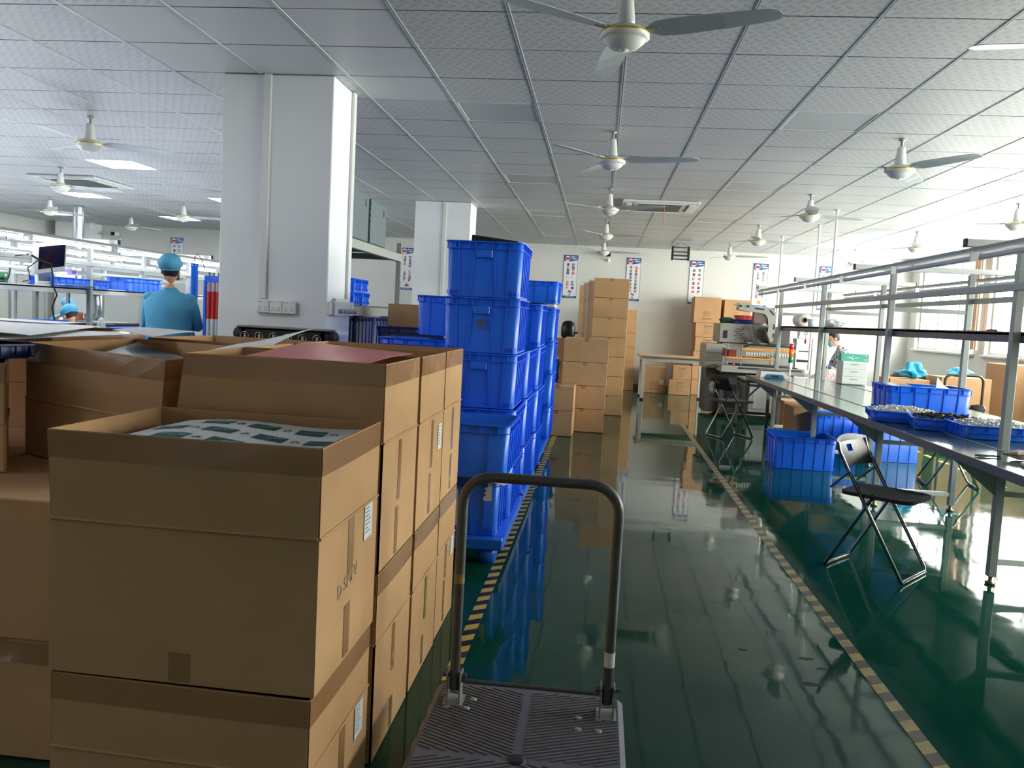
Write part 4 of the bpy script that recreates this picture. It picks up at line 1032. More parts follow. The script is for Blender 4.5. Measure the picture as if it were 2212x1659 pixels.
# ================================================================= production benches
LBEAM = mat('lit_bench_beam', (.80, .81, .79), .4)  # lighter copy of the grey beams, tube light put into the colour
EDGE = mat('bench_edge_grey', (.42, .42, .43), .45)
def bench(label, xf, ys, sgn=1, lit=False, y_end=None, y_start=None, tubes=True):
    """production bench running along Y. xf: X of the front posts, sgn=+1: the bench extends to +X"""
    ya, yb = y_start if y_start is not None else ys[0]-.4, y_end or ys[-1]+.12
    t = thing('work_bench', label, 'work bench', (xf, (ya+yb)/2, 0), 0, None)
    X = lambda d: xf+sgn*d
    def bx(mb, d0, d1, y0, y1, z0, z1, bev=0): a, b = sorted((X(d0), X(d1))); return mb.b2(a, b, y0, y1, z0, z1, bev)
    # tops: front board, middle board, back board
    for nm, d0, d1 in (('front_top', -.33, -.045), ('middle_top', -.035, .615), ('back_top', .625, .92)):
        n = max(1, int(round((yb-ya)/2.4)))
        for k in range(n):
            a, b = ya+(yb-ya)*k/n+.002, ya+(yb-ya)*(k+1)/n-.002
            bx(MB(), d0, d1, a, b, .738, .760, .002).build(nm, WORK, t, True)
    bx(MB(), -.345, -.331, ya, yb, .715, .7615, .002).build('edge_strip', EDGE, t, True)
    bx(MB(), .921, .935, ya, yb, .715, .7615, .002).build('edge_strip', EDGE, t, True)
    bx(MB(), -.045, -.035, ya, yb, .7605, .7635).build('joint_strip', GREYST, t, True)
    bx(MB(), .615, .625, ya, yb, .7605, .7635).build('joint_strip', GREYST, t, True)
    for d in (0, .58):
        bx(MB(), d-.02, d+.02, ya+.01, yb-.01, .69, .737).build('long_rail', GREYST, t, True)
    ft = MB().lathe([(.0, .002), (.026, .002), (.028, .012), (.012, .018), (.010, .05), (0, .05)], 12).mesh('levelling_foot', mat('foot_brass', (.52, .46, .34), .4, metal=.5))
    pm = MB().b2(-.022, .022, -.022, .022, .045, .6895, .003).mesh('leg', GREYST)
    pp = MB().b2(-.022, .022, -.022, .022, .7375, 1.855, .003).mesh('post', GREYST)
    for y in ys:
        for d in (0, .58):
            for me in (pm, pp):
                o = bpy.data.objects.new(me.name, me); COL.objects.link(o); o.parent = t; o.location = Vector((X(d), y, 0))-t.location
            o = bpy.data.objects.new('levelling_foot', ft); COL.objects.link(o); o.parent = t; o.location = Vector((X(d), y, 0))-t.location
        bx(MB(), .022, .558, y-.018, y+.018, .115, .150, .003).build('foot_bar', WHITEM, t, True)
        bx(MB(), .022, .558, y-.018, y+.018, .50, .53, .003).build('cross_bar', GREYST, t, True)
        bx(MB(), .022, .558, y-.015, y+.015, 1.545, 1.58).build('cross_bar', GREYST, t, True)
        bx(MB(), -.30, .88, y-.02, y+.02, 1.857, 1.90, .003).build('lamp_arm', WHITEM, t, True)
        bx(MB(), -.306, -.3005, y-.022, y+.022, 1.855, 1.902).build('arm_cap', BLACK, t, True)
        bx(MB(), .8805, .886, y-.022, y+.022, 1.855, 1.902).build('arm_cap', BLACK, t, True)
        for s0, s1 in ((-.022, -.30), (.602, .88)):
            br = MB(); tri = [(X(s0), .69), (X(s1), .736), (X(s0), .736)] 
            tri = [(X(s0), .50), (X(s1), .722), (X(s0), .736)]
            vs = [(p[0], y+e, p[1]) for e in (-.004, .004) for p in tri]
            br.add(vs, [(0, 1, 2), (5, 4, 3), (0, 3, 4, 1), (1, 4, 5, 2), (2, 5, 3, 0)]).build('bracket', GREYST, t, True)
    e0, e1 = ya+.15, yb+.05
    for d in (-.025, .605):
        bx(MB(), d-.012, d+.012, e0, e1, 1.63, 1.672, .003).build('socket_rail', GREYST, t, True)
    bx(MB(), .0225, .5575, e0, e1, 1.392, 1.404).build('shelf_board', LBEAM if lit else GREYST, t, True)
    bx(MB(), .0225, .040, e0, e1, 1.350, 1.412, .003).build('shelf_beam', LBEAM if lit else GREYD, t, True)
    bx(MB(), .540, .5575, e0, e1, 1.350, 1.412, .003).build('shelf_beam', GREYD, t, True)
    for d in (-.24, .83):
        bx(MB(), d-.014, d+.014, e0-.1, e1+.1, 1.838, 1.8565).build('lamp_rail', GREYST, t, True)
        if tubes:
            y = e1+.02; L = 1.2
            while y-L > ya-.2:
                c = thing_child('light_tube', t)
                bx(MB(), d-.016, d+.016, y-L+.02, y-.02, 1.828, 1.8375).build('lamp_housing', WHITEM, c, True)
                MB().tube([(X(d), y-L+.03, 1.800), (X(d), y-.03, 1.800)], .0145, 10).build('tube', TUBEON if lit else TUBEOFF, c, True)
                bx(MB(), d-.017, d+.017, y-.03, y-.018, 1.783, 1.838).build('end_cap', WHITEP, c, True)
                bx(MB(), d-.017, d+.017, y-L+.018, y-L+.03, 1.783, 1.838).build('end_cap', WHITEP, c, True)
                y -= L+.06
    return t
def thing_child(name, parent):
    # a part that carries sub-parts; its own mesh is a small mounting clip
    o = bpy.data.objects.new(name, None); COL.objects.link(o); o.parent = parent; return o
BR = bench('long empty production bench on the right with unlit tube lamps', 2.25, [2.80, 4.82, 6.82, 8.84, 10.85], 1, False, y_end=11.0, y_start=1.6)
BL1 = bench('nearest lit production bench on the left, where the standing worker is', -5.10+.0, [-2.1, -.1, 1.9, 3.9, 5.9, 7.9, 9.9, 11.9, 13.9], -1, True, y_end=14.1, y_start=-2.6)
BL2 = bench('second lit production bench row on the left', -7.45, [5.9, 7.9, 9.9, 11.9, 13.9], -1, True, y_end=14.1, y_start=5.5)
BL3 = bench('farthest lit production bench row on the left', -9.8, [9.9, 11.9, 13.9], -1, True, y_end=14.1, y_start=9.5)
# hanging conduits from the ceiling to the right bench
for x, y, lab in ((2.84, 10.85, 'white cable conduit hanging from the ceiling at the right bench, rightmost of three'), (3.02, 12.4, 'white cable conduit hanging beyond the right bench, middle of three'), (2.86, 14.1, 'white conduit hanging near the right wall slogan board, leftmost of three')):
    t = thing('hanging_conduit', lab, 'conduit', (x, y, 1.905 if y < 11 else 1.3)); z0 = 1.905 if y < 11 else .8
    MB().tube([(0, 0, z0-t.location.z), (0, 0, HC-.004-t.location.z)], .016, 10).build('pipe', WHITEP, t)
    MB().lathe([(0, 0), (.03, 0), (.03, -.012), (0, -.012)][::-1], 12, (0, 0, HC-.0035-t.location.z)).build('ceiling_plate', WHITEP, t)
# ================================================================= folding chairs
def chair_mesh():
    t = thing('folding_chair', 'x', 'chair', (0, 0, 0), 0, 'black folding chairs')
    # local: faces +X ; width along Y (.42) ; front feet at x=+.22, rear feet at x=-.22
    w = .195
    # front-leg frame: from backrest top down to the front feet, floor bar across
    fr = [(-.185, -w, .735), (-.170, -w, .68), (.215, -w, .03), (.222, -w+.012, .012), (.222, w-.012, .012), (.215, w, .03), (-.170, w, .68), (-.185, w, .735)]
    MB().tube(fr, .0105, 8).build('front_leg_frame', CHROME, t)
    w2 = .175
    rr_ = [(.02, -w2, .44), (-.205, -w2, .03), (-.215, -w2+.012, .012), (-.215, w2-.012, .012), (-.205, w2, .03), (.02, w2, .44)]
    MB().tube(rr_, .0105, 8).build('rear_leg_frame', CHROME, t)
    for s_ in (-1, 1):
        MB().tube([(.02, s_*w2, .44), (.03, s_*.185, .46)], .012, 8).build('hinge', BLACKR, t)
        MB().tube([(-.10, s_*.205, .58), (-.21, s_*.19, .47)], .007, 6).build('link_bar', GREYD, t)
    # seat: slightly dished plate with rounded corners
    pts = rrect(.40, .37, .06, 5)
    mb = MB(); n = len(pts)
    top = [(x+.035, y, .455+.006) for x, y in pts]; mid = [(x*.72+.035, y*.72, .449+.006) for x, y in pts]; bot = [(x+.035, y, .440) for x, y in pts]
    vs = top+mid+bot
    fs = []
    for k in range(n):
        l = (k+1) % n; fs += [(k, l, n+l, n+k), (2*n+k, 2*n+l, l, k)]
    fs.append(list(range(n, 2*n))); fs.append(list(range(3*n-1, 2*n-1, -1)))
    mb.add(vs, fs); mb.build('seat', BLACK, t)
    # backrest: curved plate with a grip hole near one corner
    mb = MB()
    nu, nv = 12, 8
    def P_(u, v, o=0):
        y = (u-.5)*.42; z = .59+v*.155
        cv = -.035*(1-(2*u-1)**2)
        return Vector((-.115-(z-.59)*.45+cv-.002+o, y, z+(.02*(1-(2*u-1)**2) if v > .99 else 0)))
    for iu in range(nu):
        for iv in range(nv):
            if 5 <= iu <= 6 and 4 <= iv <= 5: continue
            u0, u1, v0, v1 = iu/nu, (iu+1)/nu, iv/nv, (iv+1)/nv
            q = [P_(u0, v0), P_(u1, v0), P_(u1, v1), P_(u0, v1)]
            b = [p+Vector((-.008, 0, -.003)) for p in q]
            mb.add(q+b, [(0, 1, 2, 3), (7, 6, 5, 4), (0, 4, 5, 1), (1, 5, 6, 2), (2, 6, 7, 3), (3, 7, 4, 0)])
    mb.build('backrest', BLACK, t)
    return t
ch = chair_mesh()
ch.location = (1.655, 4.93, 0); ch.rotation_euler = (0, 0, R(-38)); ch['label'] = 'black folding chair with chrome tube legs, largest one, before the long bench'
dup(ch, (1.66, 10.52, 0), R(26), 'black folding chair far down the aisle beside the packing machine')
dup(ch, (3.30, 8.05, 0), R(172), 'folding chair on the far side of the bench, its tube legs seen under it')
dup(ch, (3.55, 6.3, 0), R(185), 'folding chair behind the bench at the right edge, dark backrest by the post')
sb = thing('plastic_bag', 'small clear bag hanging at the back of the distant folding chair', 'bag', (1.44, 10.58, .52))
crumple(.04, .09, .085, seed=9, amp=.4).build('body', mat('milky_bag', (.82, .82, .82), .3, alpha=.7), sb)
# ================================================================= crates by / under the bench
crate('empty blue crate on the floor in front of the bench, right of the aisle', (2.075, 8.62, .003), R(-3), .60, .58, .315, group='crates on the right', handles=False)
crate('blue crate under the bench between its legs, behind the large folding chair', (3.20, 9.45, .003), R(4), .54, .42, .40, BLUEL, group='crates on the right', handles=False)
crate('blue crate under the bench left of the brighter one', (2.78, 10.05, .003), R(2), .52, .42, .42, group='crates on the right', handles=False)
crate('deep blue crate with white papers standing on the bench', (2.51, 6.78, .7645), R(-1), .62, .42, .215, group='crates on the right', handles=False)
sheet('paper_sheet', 'white paper sticking up from the crate on the bench, right end', [(2.60, 6.72, .955), (2.76, 6.72, .955), (2.74, 6.88, .965), (2.66, 6.86, 1.05)], PAPER, wave=.004)
sheet('paper_sheet', 'white paper in the left end of the crate on the bench', [(2.23, 6.65, .965), (2.42, 6.65, .965), (2.42, 6.9, .985), (2.25, 6.9, .985)], PAPER, wave=.006)
def tray(label, loc, rz, L, Wd, H, fill=None, fm=None, tilt=0):
    t = crate(label, loc, rz, L, Wd, H, BLUE, 'parts trays on the bench', handles=False, ribs=False, name='parts_tray', taper=.93)
    if fill:
        rr = random.Random(fill); f = MB()
        for k in range(420):
            x, y = rr.uniform(-.44, .44)*L, rr.uniform(-.42, .42)*Wd
            z = H*.78+rr.uniform(0, .018)+.030*(1-(2*x/L)**2)*(1-(2*y/Wd)**2)
            s_ = rr.uniform(.006, .012)
            M = Matrix.Rotation(rr.uniform(0, 3), 3, 'Z') @ Matrix.Rotation(rr.uniform(0, 1), 3, 'X')
            f.box(x, y, z, s_*1.6, s_, s_*.8, M=M)
        f.b2(-L*.46, L*.46, -Wd*.45, Wd*.45, H*.3, H*.80)
        o = f.build('small_parts', fm); o.location = loc; o.rotation_euler = (0, 0, rz); tag(o, label.replace('tray', 'parts in the tray').replace('blue', 'loose'), 'small parts', kind='stuff')
        o['label'] = {1: 'heap of small white plastic parts in the left tray', 2: 'dark small parts in the middle tray', 3: 'white and brass small parts in the right tray'}[fill]
    return t
SMW = mat('small_white_parts', (.82, .82, .80), .3); SMB = mat('small_dark_parts', (.12, .12, .13), .4)
tray('shallow blue tray with white parts, leftmost on the bench', (2.14, 6.05, .7645), R(-12), .46, .34, .075, 1, SMW)
tray('shallow blue tray with dark parts, between the other two trays', (2.28, 5.66, .7645), R(-14), .44, .32, .075, 2, SMB)
tray('shallow blue tray at the bench post, nearest to the camera', (2.44, 5.38, .7645), R(-2), .46, .34, .080, 3, SMW)
# items near the camera end of the bench
pl = thing('pliers', 'small dark pliers lying on the bench by the pink cloth', 'pliers', (2.02, 4.46, .7615), R(10))
MB().tube([(-.07, .012, .006), (-.03, .016, .006), (.0, .002, .006), (.03, 0, .006)], .005, 6).build('handle', BLACKR, pl)
MB().tube([(-.07, -.014, .006), (-.03, -.016, .006), (.0, -.002, .006)], .005, 6).build('handle', BLACKR, pl)
MB().box(.04, 0, .006, .04, .010, .008, bev=.002).build('jaw', CHROME, pl)
cl = thing('cloth', 'crumpled pale pink cloth on the near end of the bench', 'cloth', (2.16, 4.42, .7615))
crumple(.075, .05, .026, seed=3, amp=.5).build('body', mat('pink_cloth', (.80, .72, .70), .85), cl)
ph = thing('notebook', 'flat white device lying at the near end of the bench', 'device', (2.13, 4.18, .7615), R(-12))
MB().box(0, 0, .010, .16, .09, .016, bev=.005).build('body', WHITEP, ph); MB().box(0, 0, .019, .13, .07, .001).build('face', GREYST, ph)
cb = thing('plastic_bag', 'clear plastic bag standing on the bench at the right edge', 'bag', (2.68, 5.02, .7645))
crumple(.11, .14, .115, seed=12, amp=.35, peak=.3).build('body', mat('clear_bag', (.88, .90, .92), .08, alpha=.35), cb)
cable = MB().tube([(2.10, 4.33, .766), (2.2, 4.30, .767), (2.32, 4.36, .767), (2.42, 4.3, .767), (2.55, 4.35, .767)], .004, 6).build('cable', BLACKR); tag(cable, 'thin dark cable lying along the near end of the bench', 'cable')
# scale at the far end
sc = thing('bench_scale', 'white counting scale with blue front panel on the far end of the bench', 'scale', (2.16, 10.62, .7615), R(0))
MB().prism([(-.17, 0), (.17, 0), (.17, .035), (.10, .085), (-.17, .085)], .30, Matrix.Translation((0, .15, 0)) @ Matrix.Rotation(R(90), 4, 'X')).build('body', WHITEP, sc)
MB().b2(-.15, .11, -.14, .14, .09, .10, .003).build('platform', CHROME, sc)
MB().prism([(-.12, .004), (.12, .004), (.085, .05), (-.085, .05)], .02, Matrix.Translation((0, -.152, 0)) @ Matrix.Rotation(R(90), 4, 'X')).build('control_panel', mat('scale_blue', (.22, .42, .60), .3), sc)
MB().b2(-.04, .04, -.178, -.172, .015, .035).build('display', BLACK, sc)
# things on the bench shelf
fl = thing('film_roll', 'thick roll of white film on the far end of the bench shelf', 'roll', (2.45, 10.55, 1.4045))
MB().lathe([(.035, -.14), (.085, -.14), (.085, .14), (.035, .14), (.035, -.14)], 22, (0, 0, .0855), 'y').build('body', mat('film_white', (.86, .85, .82), .35), fl)
MB().lathe([(.028, -.15), (.035, -.15), (.035, .15), (.028, .15), (.028, -.15)], 16, (0, 0, .0855), 'y').build('core', CARD, fl)
k1 = thing('tape_roll', 'teal tape roll lying on the bench shelf', 'tape roll', (2.52, 9.75, 1.4045)); MB().lathe([(.03, 0), (.055, 0), (.055, .05), (.03, .05), (.03, 0)], 20).build('body', mat('teal_tape', (.25, .60, .66), .3), k1)
MB().lathe([(.026, .001), (.0298, .001), (.0298, .049), (.026, .049), (.026, .001)], 16).build('core', CARD, k1)
k2 = thing('cup', 'bluish white cup next to the film roll on the shelf', 'cup', (2.47, 10.15, 1.4045)); MB().lathe([(0, 0), (.04, 0), (.05, .10), (.047, .10), (.038, .005), (0, .005)], 18).build('body', mat('pale_blue_plastic', (.72, .78, .86), .35), k2)
k3 = thing('plastic_bag', 'white crumpled bag on the bench shelf beside the teal roll', 'bag', (2.5, 9.35, 1.4045)); crumple(.11, .14, .05, seed=21, amp=.3).build('body', PAPER, k3)
k4 = thing('strap', 'red strap lying on the bench shelf near the second post', 'strap', (2.55, 5.75, 1.4045)); MB().tube([(-.04, -.12, .012), (.01, -.03, .018), (-.01, .06, .014), (.04, .14, .012)], .012, 6).build('body', mat('red_strap', (.62, .10, .12), .5), k4)
# ================================================================= small black-topped table, wooden table
st = thing('side_table', 'low steel table with dark top between the distant chair and the bench', 'table', (2.17, 11.5, 0))
MB().b2(1.93, 2.41, 11.13, 11.9, .665, .69, .003).build('table_top', WORK, st, True)
for x in (1.96, 2.38):
    for y in (11.17, 11.86):
        MB().b2(x-.02, x+.02, y-.02, y+.02, .03, .664).build('leg', GREYD, st, True)
        MB().lathe([(0, .002), (.025, .002), (.01, .03), (0, .03)], 10, (x, y, 0)).build('foot', BLACKR, st, True)
    MB().b2(x-.015, x+.015, 11.19, 11.84, .60, .63).build('rail', GREYD, st, True)
for y in (11.17, 11.86): MB().b2(1.98, 2.36, y-.015, y+.015, .60, .63).build('rail', GREYD, st, True)
MB().bar((1.97, 11.17, .45), (2.12, 11.17, .61), .02, .02).build('brace', GREYD, st, True)
wt = thing('wooden_table', 'white framed table with wooden top in front of the wall cartons', 'table', (1.34, 15.25, 0))
MB().b2(.72, 1.97, 14.86, 15.75, .765, .79, .003).build('table_top', mat('pale_wood', (.76, .64, .52), .5, noise=.12, nscale=4, stretch=(1, 14, 14)), wt, True)
for x in (.80, 1.89):
    for y in (14.93, 15.68):
        MB().b2(x-.03, x+.03, y-.03, y+.03, .03, .764, .003).build('leg', WHITEM, wt, True); MB().b2(x-.032, x+.032, y-.032, y+.032, .001, .03).build('foot', BLACKR, wt, True)
for y in (14.93, 15.68): MB().b2(.83, 1.86, y-.02, y+.02, .69, .764).build('apron', WHITEM, wt, True)
for x in (.80, 1.89): MB().b2(x-.02, x+.02, 14.96, 15.65, .69, .764).build('apron', WHITEM, wt, True)
# cartons under the right bench
closed_box('carton', 'brown carton under the far end of the bench, behind the blue floor crate', (2.82, 11.6, .003), (.68, .6, .42), 0, CARD2, 'cartons under the bench', tape=False)
closed_box('carton', 'smaller brown carton under the far end of the bench, next to the side table', (2.44, 10.35, .003), (.22, .5, .45), 0, CARD2, 'cartons under the bench', tape=False)
# ================================================================= packing machine (shrink wrapper)
MG = mat('machine_grey', (.60, .60, .57), .45, noise=.05); MDK = mat('machine_dark', (.30, .28, .27), .5, noise=.1); MO = mat('orange_bar', (.84, .58, .24), .4); MRD = mat('machine_red_tray', (.48, .17, .14), .4)
m = thing('packing_machine', 'grey shrink packing machine with arched arm and orange bars at the end of the aisle', 'machine', (2.3, 13.2, 0))
MB().b2(1.86, 2.95, 12.95, 13.9, .05, .70, .01).build('base_cabinet', MDK, m, True)
MB().b2(2.30, 2.80, 12.86, 12.945, .10, .66, .006).build('cabinet_door', WHITEM, m, True)
MB().b2(2.36, 2.74, 12.85, 12.859, .16, .60).build('door_panel', WHITEP, m, True)
MB().b2(1.95, 2.2, 12.93, 12.949, .15, .5).build('side_opening', BLACK, m, True)
for x in (1.95, 2.85):
    for y in (13.0, 13.85): MB().lathe([(0, .002), (.04, .002), (.04, .05), (0, .05)], 12, (x, y, 0)).build('foot', BLACKR, m, True)
MB().b2(1.80, 3.0, 12.5, 13.2, .70, .80, .008).build('work_table', MG, m, True)
MB().b2(2.0, 2.9, 12.55, 13.15, .802, .815).build('conveyor', BLACKR, m, True)
MB().b2(2.05, 2.95, 12.49, 12.498, .76, .785).build('guide_strip', CHROME, m, True)
MB().b2(1.62, 1.90, 13.0, 13.7, .72, 1.10, .01).build('side_box', MG, m, True)
MB().b2(1.66, 1.858, 13.05, 13.7, .05, .718).build('side_base', MDK, m, True)
s_ = MB(); s_.b2(1.63, 1.89, 12.995, 12.9995, .84, .845).b2(1.63, 1.89, 12.995, 12.9995, .96, .965).build('side_box_seam', MDK, m, True)
MB().b2(1.90, 2.95, 13.25, 13.85, .80, 1.12, .008).build('rear_housing', MG, m, True)
MB().b2(1.84, 2.62, 13.20, 13.95, 1.125, 1.42, .01).build('vented_hood', MG, m, True)
v = MB()
for r_ in range(6):
    for k in range(7): v.b2(2.06+k*.075+(r_ % 2)*.03, 2.11+k*.075+(r_ % 2)*.03, 13.192, 13.1995, 1.17+r_*.033, 1.178+r_*.033)
v.build('vent_slots', BLACK, m, True)
MB().b2(1.90, 1.96, 13.19, 13.1995, 1.19, 1.31).build('power_switch', BLACK, m, True)
# arched bracket (C shaped plate with slots) : outline in the X-Z plane
def arch(y0, th):
    out = [(2.06, 1.74), (2.24, 1.74), (2.26, 1.70), (2.50, 1.69), (2.58, 1.66), (2.62, 1.60), (2.62, 1.36), (2.60, 1.18), (2.56, 1.16), (2.50, 1.24), (2.52, 1.38), (2.50, 1.52), (2.46, 1.58), (2.38, 1.60), (2.20, 1.61), (2.06, 1.635)]
    inn = [(2.34, 1.58), (2.40, 1.57), (2.42, 1.50), (2.40, 1.38), (2.30, 1.34), (2.33, 1.25), (2.45, 1.16), (2.38, 1.10), (2.28, 1.24), (2.24, 1.36), (2.33, 1.42), (2.35, 1.52)]
    mb = MB()
    mb.prism([(x, z) for x, z in out][::-1], th, Matrix.Translation((0, y0, 0)) @ Matrix.Rotation(R(90), 4, 'X'))
    return mb, inn
a, inn = arch(12.95, .02); a.build('arm_plate', MG, m, True)
a, inn = arch(13.12, .02); a.build('arm_plate', MG, m, True)
MB().prism(inn[::-1], .02, Matrix.Translation((0, 13.02, 0)) @ Matrix.Rotation(R(90), 4, 'X')).build('arm_link', MDK, m, True)
MB().b2(2.30, 2.60, 12.955, 13.115, 1.44, 1.68).build('arm_core', mat('brown_painted_steel', (.42, .33, .30), .5), m, True)
sl = MB()
for (xa, za, xb, zb) in ((2.30, 1.665, 2.44, 1.65), (2.52, 1.65, 2.585, 1.58), (2.60, 1.44, 2.60, 1.36), (2.60, 1.30, 2.595, 1.24)): sl.bar((xa, 12.928, za), (xb, 12.928, zb), .004, .022, up=(0, 0, 1)) if abs(xb-xa) > .05 else sl.b2(xa-.010, xa+.010, 12.926, 12.9299, zb, za)
sl.build('arm_slots', BLACK, m, True)
MB().b2(2.05, 2.24, 12.94, 13.10, 1.64, 1.665).build('arm_head', GREYD, m, True)
for x in (2.09, 2.20): MB().lathe([(0, -.02), (.016, -.02), (.016, .02), (0, .02)], 10, (x, 12.93, 1.69), 'y').build('arm_bolt', BLACK, m, True)
MB().bar((2.28, 12.9, 1.40), (2.36, 12.9, 1.14), .02, .02).build('gas_strut', BLACK, m, True)
MB().bar((2.46, 12.9, 1.36), (2.56, 12.9, 1.12), .02, .02).build('gas_strut', BLACK, m, True)
MB().b2(2.56, 2.86, 12.98, 13.3, 1.13, 1.40, .008).build('motor_box', MDK, m, True)
MB().b2(2.25, 2.88, 13.05, 13.19, 1.125, 1.15).build('top_plate', GREYST, m, True)
# orange sealing bars with rods
MB().b2(2.08, 2.86, 12.52, 12.56, 1.035, 1.075, .004).build('upper_orange_bar', MO, m, True)
MB().b2(1.86, 2.62, 12.50, 12.54, .905, .93, .004).build('lower_orange_bar', MO, m, True)
MB().tube([(2.10, 12.5, 1.08), (2.2, 12.5, 1.125), (2.84, 12.5, 1.115)], .012, 8).build('guard_rail', BLACK, m, True)
w_ = MB()
for k in range(18): w_.b2(2.16+k*.037, 2.18+k*.037, 12.58, 12.6, .965, 1.01)
w_.build('roller_fingers', WHITEP, m, True)
MB().b2(2.12, 2.84, 12.6, 12.64, .945, .99).build('finger_bar', GREYST, m, True)
MB().prism([(1.86, .93), (2.02, .93), (2.02, 1.03), (1.88, 1.03), (1.86, 1.05)], .3, Matrix.Translation((0, 12.9, 0)) @ Matrix.Rotation(R(90), 4, 'X')).build('red_tray', MRD, m, True)
MB().b2(2.15, 2.5, 12.6, 12.9, .90, .945).build('red_pan', MRD, m, True)
for x in (2.50, 2.56, 2.62): MB().tube([(x, 12.52, .815), (x, 12.52, 1.03)], .007, 6).build('guide_rod', CHROME, m, True)
for x in (1.90, 2.10, 2.84): MB().b2(x-.008, x+.008, 12.60, 12.64, .815, 1.12).build('frame_post', GREYST, m, True)
MB().lathe([(0, 0), (.02, 0), (.018, .03), (0, .035)], 12, (1.98, 12.53, .801)).build('emergency_button', mat('button_red', (.85, .2, .15), .35), m, True)
MB().tube([(1.84, 12.52, .80), (1.72, 12.52, .76), (1.70, 12.55, .70), (1.80, 12.6, .66), (1.92, 12.7, .66)], .006, 6).build('cable', BLACKR, m, True)
crate('blue tray on the hood of the packing machine', (2.30, 13.55, 1.421), 0, .52, .34, .07, BLUED, group='trays on the machine', handles=False, ribs=False, name='parts_tray')
crate('red tray on top of the blue tray on the machine', (2.30, 13.55, 1.492), 0, .36, .26, .065, mat('coral_red_plastic', (.86, .33, .34), .35), group='trays on the machine', handles=False, ribs=False, name='parts_tray')
gc = thing('cloth', 'dark green cloth left of the red tray on the machine', 'cloth', (1.98, 13.5, 1.421)); crumple(.12, .10, .05, seed=31, amp=.3).build('body', mat('dark_green_cloth', (.12, .28, .20), .8), gc)
# signal tower
sg = thing('signal_tower', 'signal tower light with red, orange and green segments', 'signal light', (2.74, 12.3, .70))
MB().tube([(0, 0, 0), (0, 0, .14)], .012, 10).build('pole', WHITEP, sg)
MB().lathe([(0, .10), (.028, .10), (.028, .198), (0, .198)][::1], 18).build('base', WHITEP, sg)
for k, (nm, c) in enumerate((('green_lens', (.05, .50, .25)), ('orange_lens', (.95, .42, .08)), ('red_lens', (.88, .12, .14)))):
    MB().lathe([(0, .20+k*.092), (.030, .20+k*.092), (.030, .287+k*.092), (0, .287+k*.092)], 18).build(nm, mat('lens_%s' % nm, c, .25), sg)
MB().lathe([(0, .475), (.030, .475), (.027, .485), (0, .487)], 18).build('cap', WHITEP, sg)
st2 = thing('machine_stand', 'hidden steel stand under the signal tower', 'stand', (2.74, 12.3, 0)); MB().b2(2.70, 2.78, 12.26, 12.34, .002, .698).build('column', GREYST, st2, True)
MB().b2(2.66, 2.82, 12.22, 12.38, .002, .02).build('base_plate', GREYST, st2, True)
# carton sealing frame beside it
cs = thing('sealing_frame', 'cream two-post machine frame behind the signal tower', 'machine', (3.1, 13.4, 0))
for x in (3.28,): MB().b2(x-.035, x+.035, 13.2, 13.27, .002, 1.24, .004).build('post', WHITEM, cs, True)
MB().b2(3.03, 3.08, 13.5, 13.55, .002, 1.24).build('post', GREYD, cs, True)
MB().b2(3.03, 3.315, 13.2, 13.3, 1.24, 1.44, .01).build('head_panel', WHITEM, cs, True)
MB().b2(3.05, 3.18, 13.19, 13.1995, 1.29, 1.42).build('notice', PAPER, cs, True)
MB().tube([(3.06, 13.25, 1.05), (3.24, 13.25, 1.05)], .01, 8).build('cross_rod', GREYD, cs, True)
MB().b2(3.04, 3.35, 13.18, 13.75, .66, .70).build('table', GREYST, cs, True)
MB().lathe([(0, -.12), (.02, -.12), (.02, .12), (0, .12)], 12, (3.17, 13.3, .9), 'x').build('roller', GREYD, cs, True)
hk = thing('key_tag', 'red tag hanging on a ring from the shelf beside the bench end post', 'tag', (2.62, 11.02, 1.20)); MB().tube([(.018*math.cos(a), 0, .13+.018*math.sin(a)) for a in [2*PI*q/12 for q in range(12)]], .004, 5, closed=True).build('ring', BLACK, hk); MB().tube([(0, 0, .11), (0, 0, .06)], .003, 5).build('cord', BLACK, hk); MB().lathe([(0, 0), (.012, 0), (.014, .05), (0, .06)], 10).build('red_grip', mat('grip_red', (.75, .1, .1), .35), hk)
# white drawer unit with green box
dw = thing('drawer_unit', 'white plastic drawer unit on the back of the bench, under the green box', 'drawer unit', (2.985, 10.22, .7645), R(-4))
MB().box(0, 0, .135, .28, .30, .268, bev=.006).build('body', WHITEP, dw)
for k in range(3):
    d = MB().box(0, -.1545, .048+k*.087, .265, .008, .080, bev=.002).build('drawer', WHITEM, dw)
    MB().box(0, -.162, .066+k*.087, .07, .006, .010).build('handle', GREYST, d)
gb = thing('glove_box', 'teal green box with printed star on the white drawer unit', 'box', (2.99, 10.20, 1.0345), R(-7)); gb.scale = (.80, .80, .68)
GRN = mat('teal_green_card', (.36, .72, .62), .5)
MB().box(0, 0, .065, .38, .26, .13, bev=.003).build('body', GRN, gb)
MB().box(.145, -.1312, .07, .022, .001, .09).build('label', PAPER, gb); MB().box(.145, -.132, .075, .01, .001, .05).build('print', mat('dark_green_print', (.1, .3, .25), .5), gb)
MB().prism([(-.11, 0), (-.02, .014), (-.01, .045), (.0, .014), (.10, 0), (0, -.014), (-.01, -.045), (-.03, -.014)], .0008, Matrix.Translation((-.02, -.1305, .065)) @ Matrix.Rotation(R(90), 4, 'X')).build('star_print', mat('pale_mint', (.70, .90, .84), .5), gb)
MB().box(-.02, -.1325, .068, .04, .0008, .007).build('slot', mat('dark_green_print', (.1, .3, .25), .5), gb)
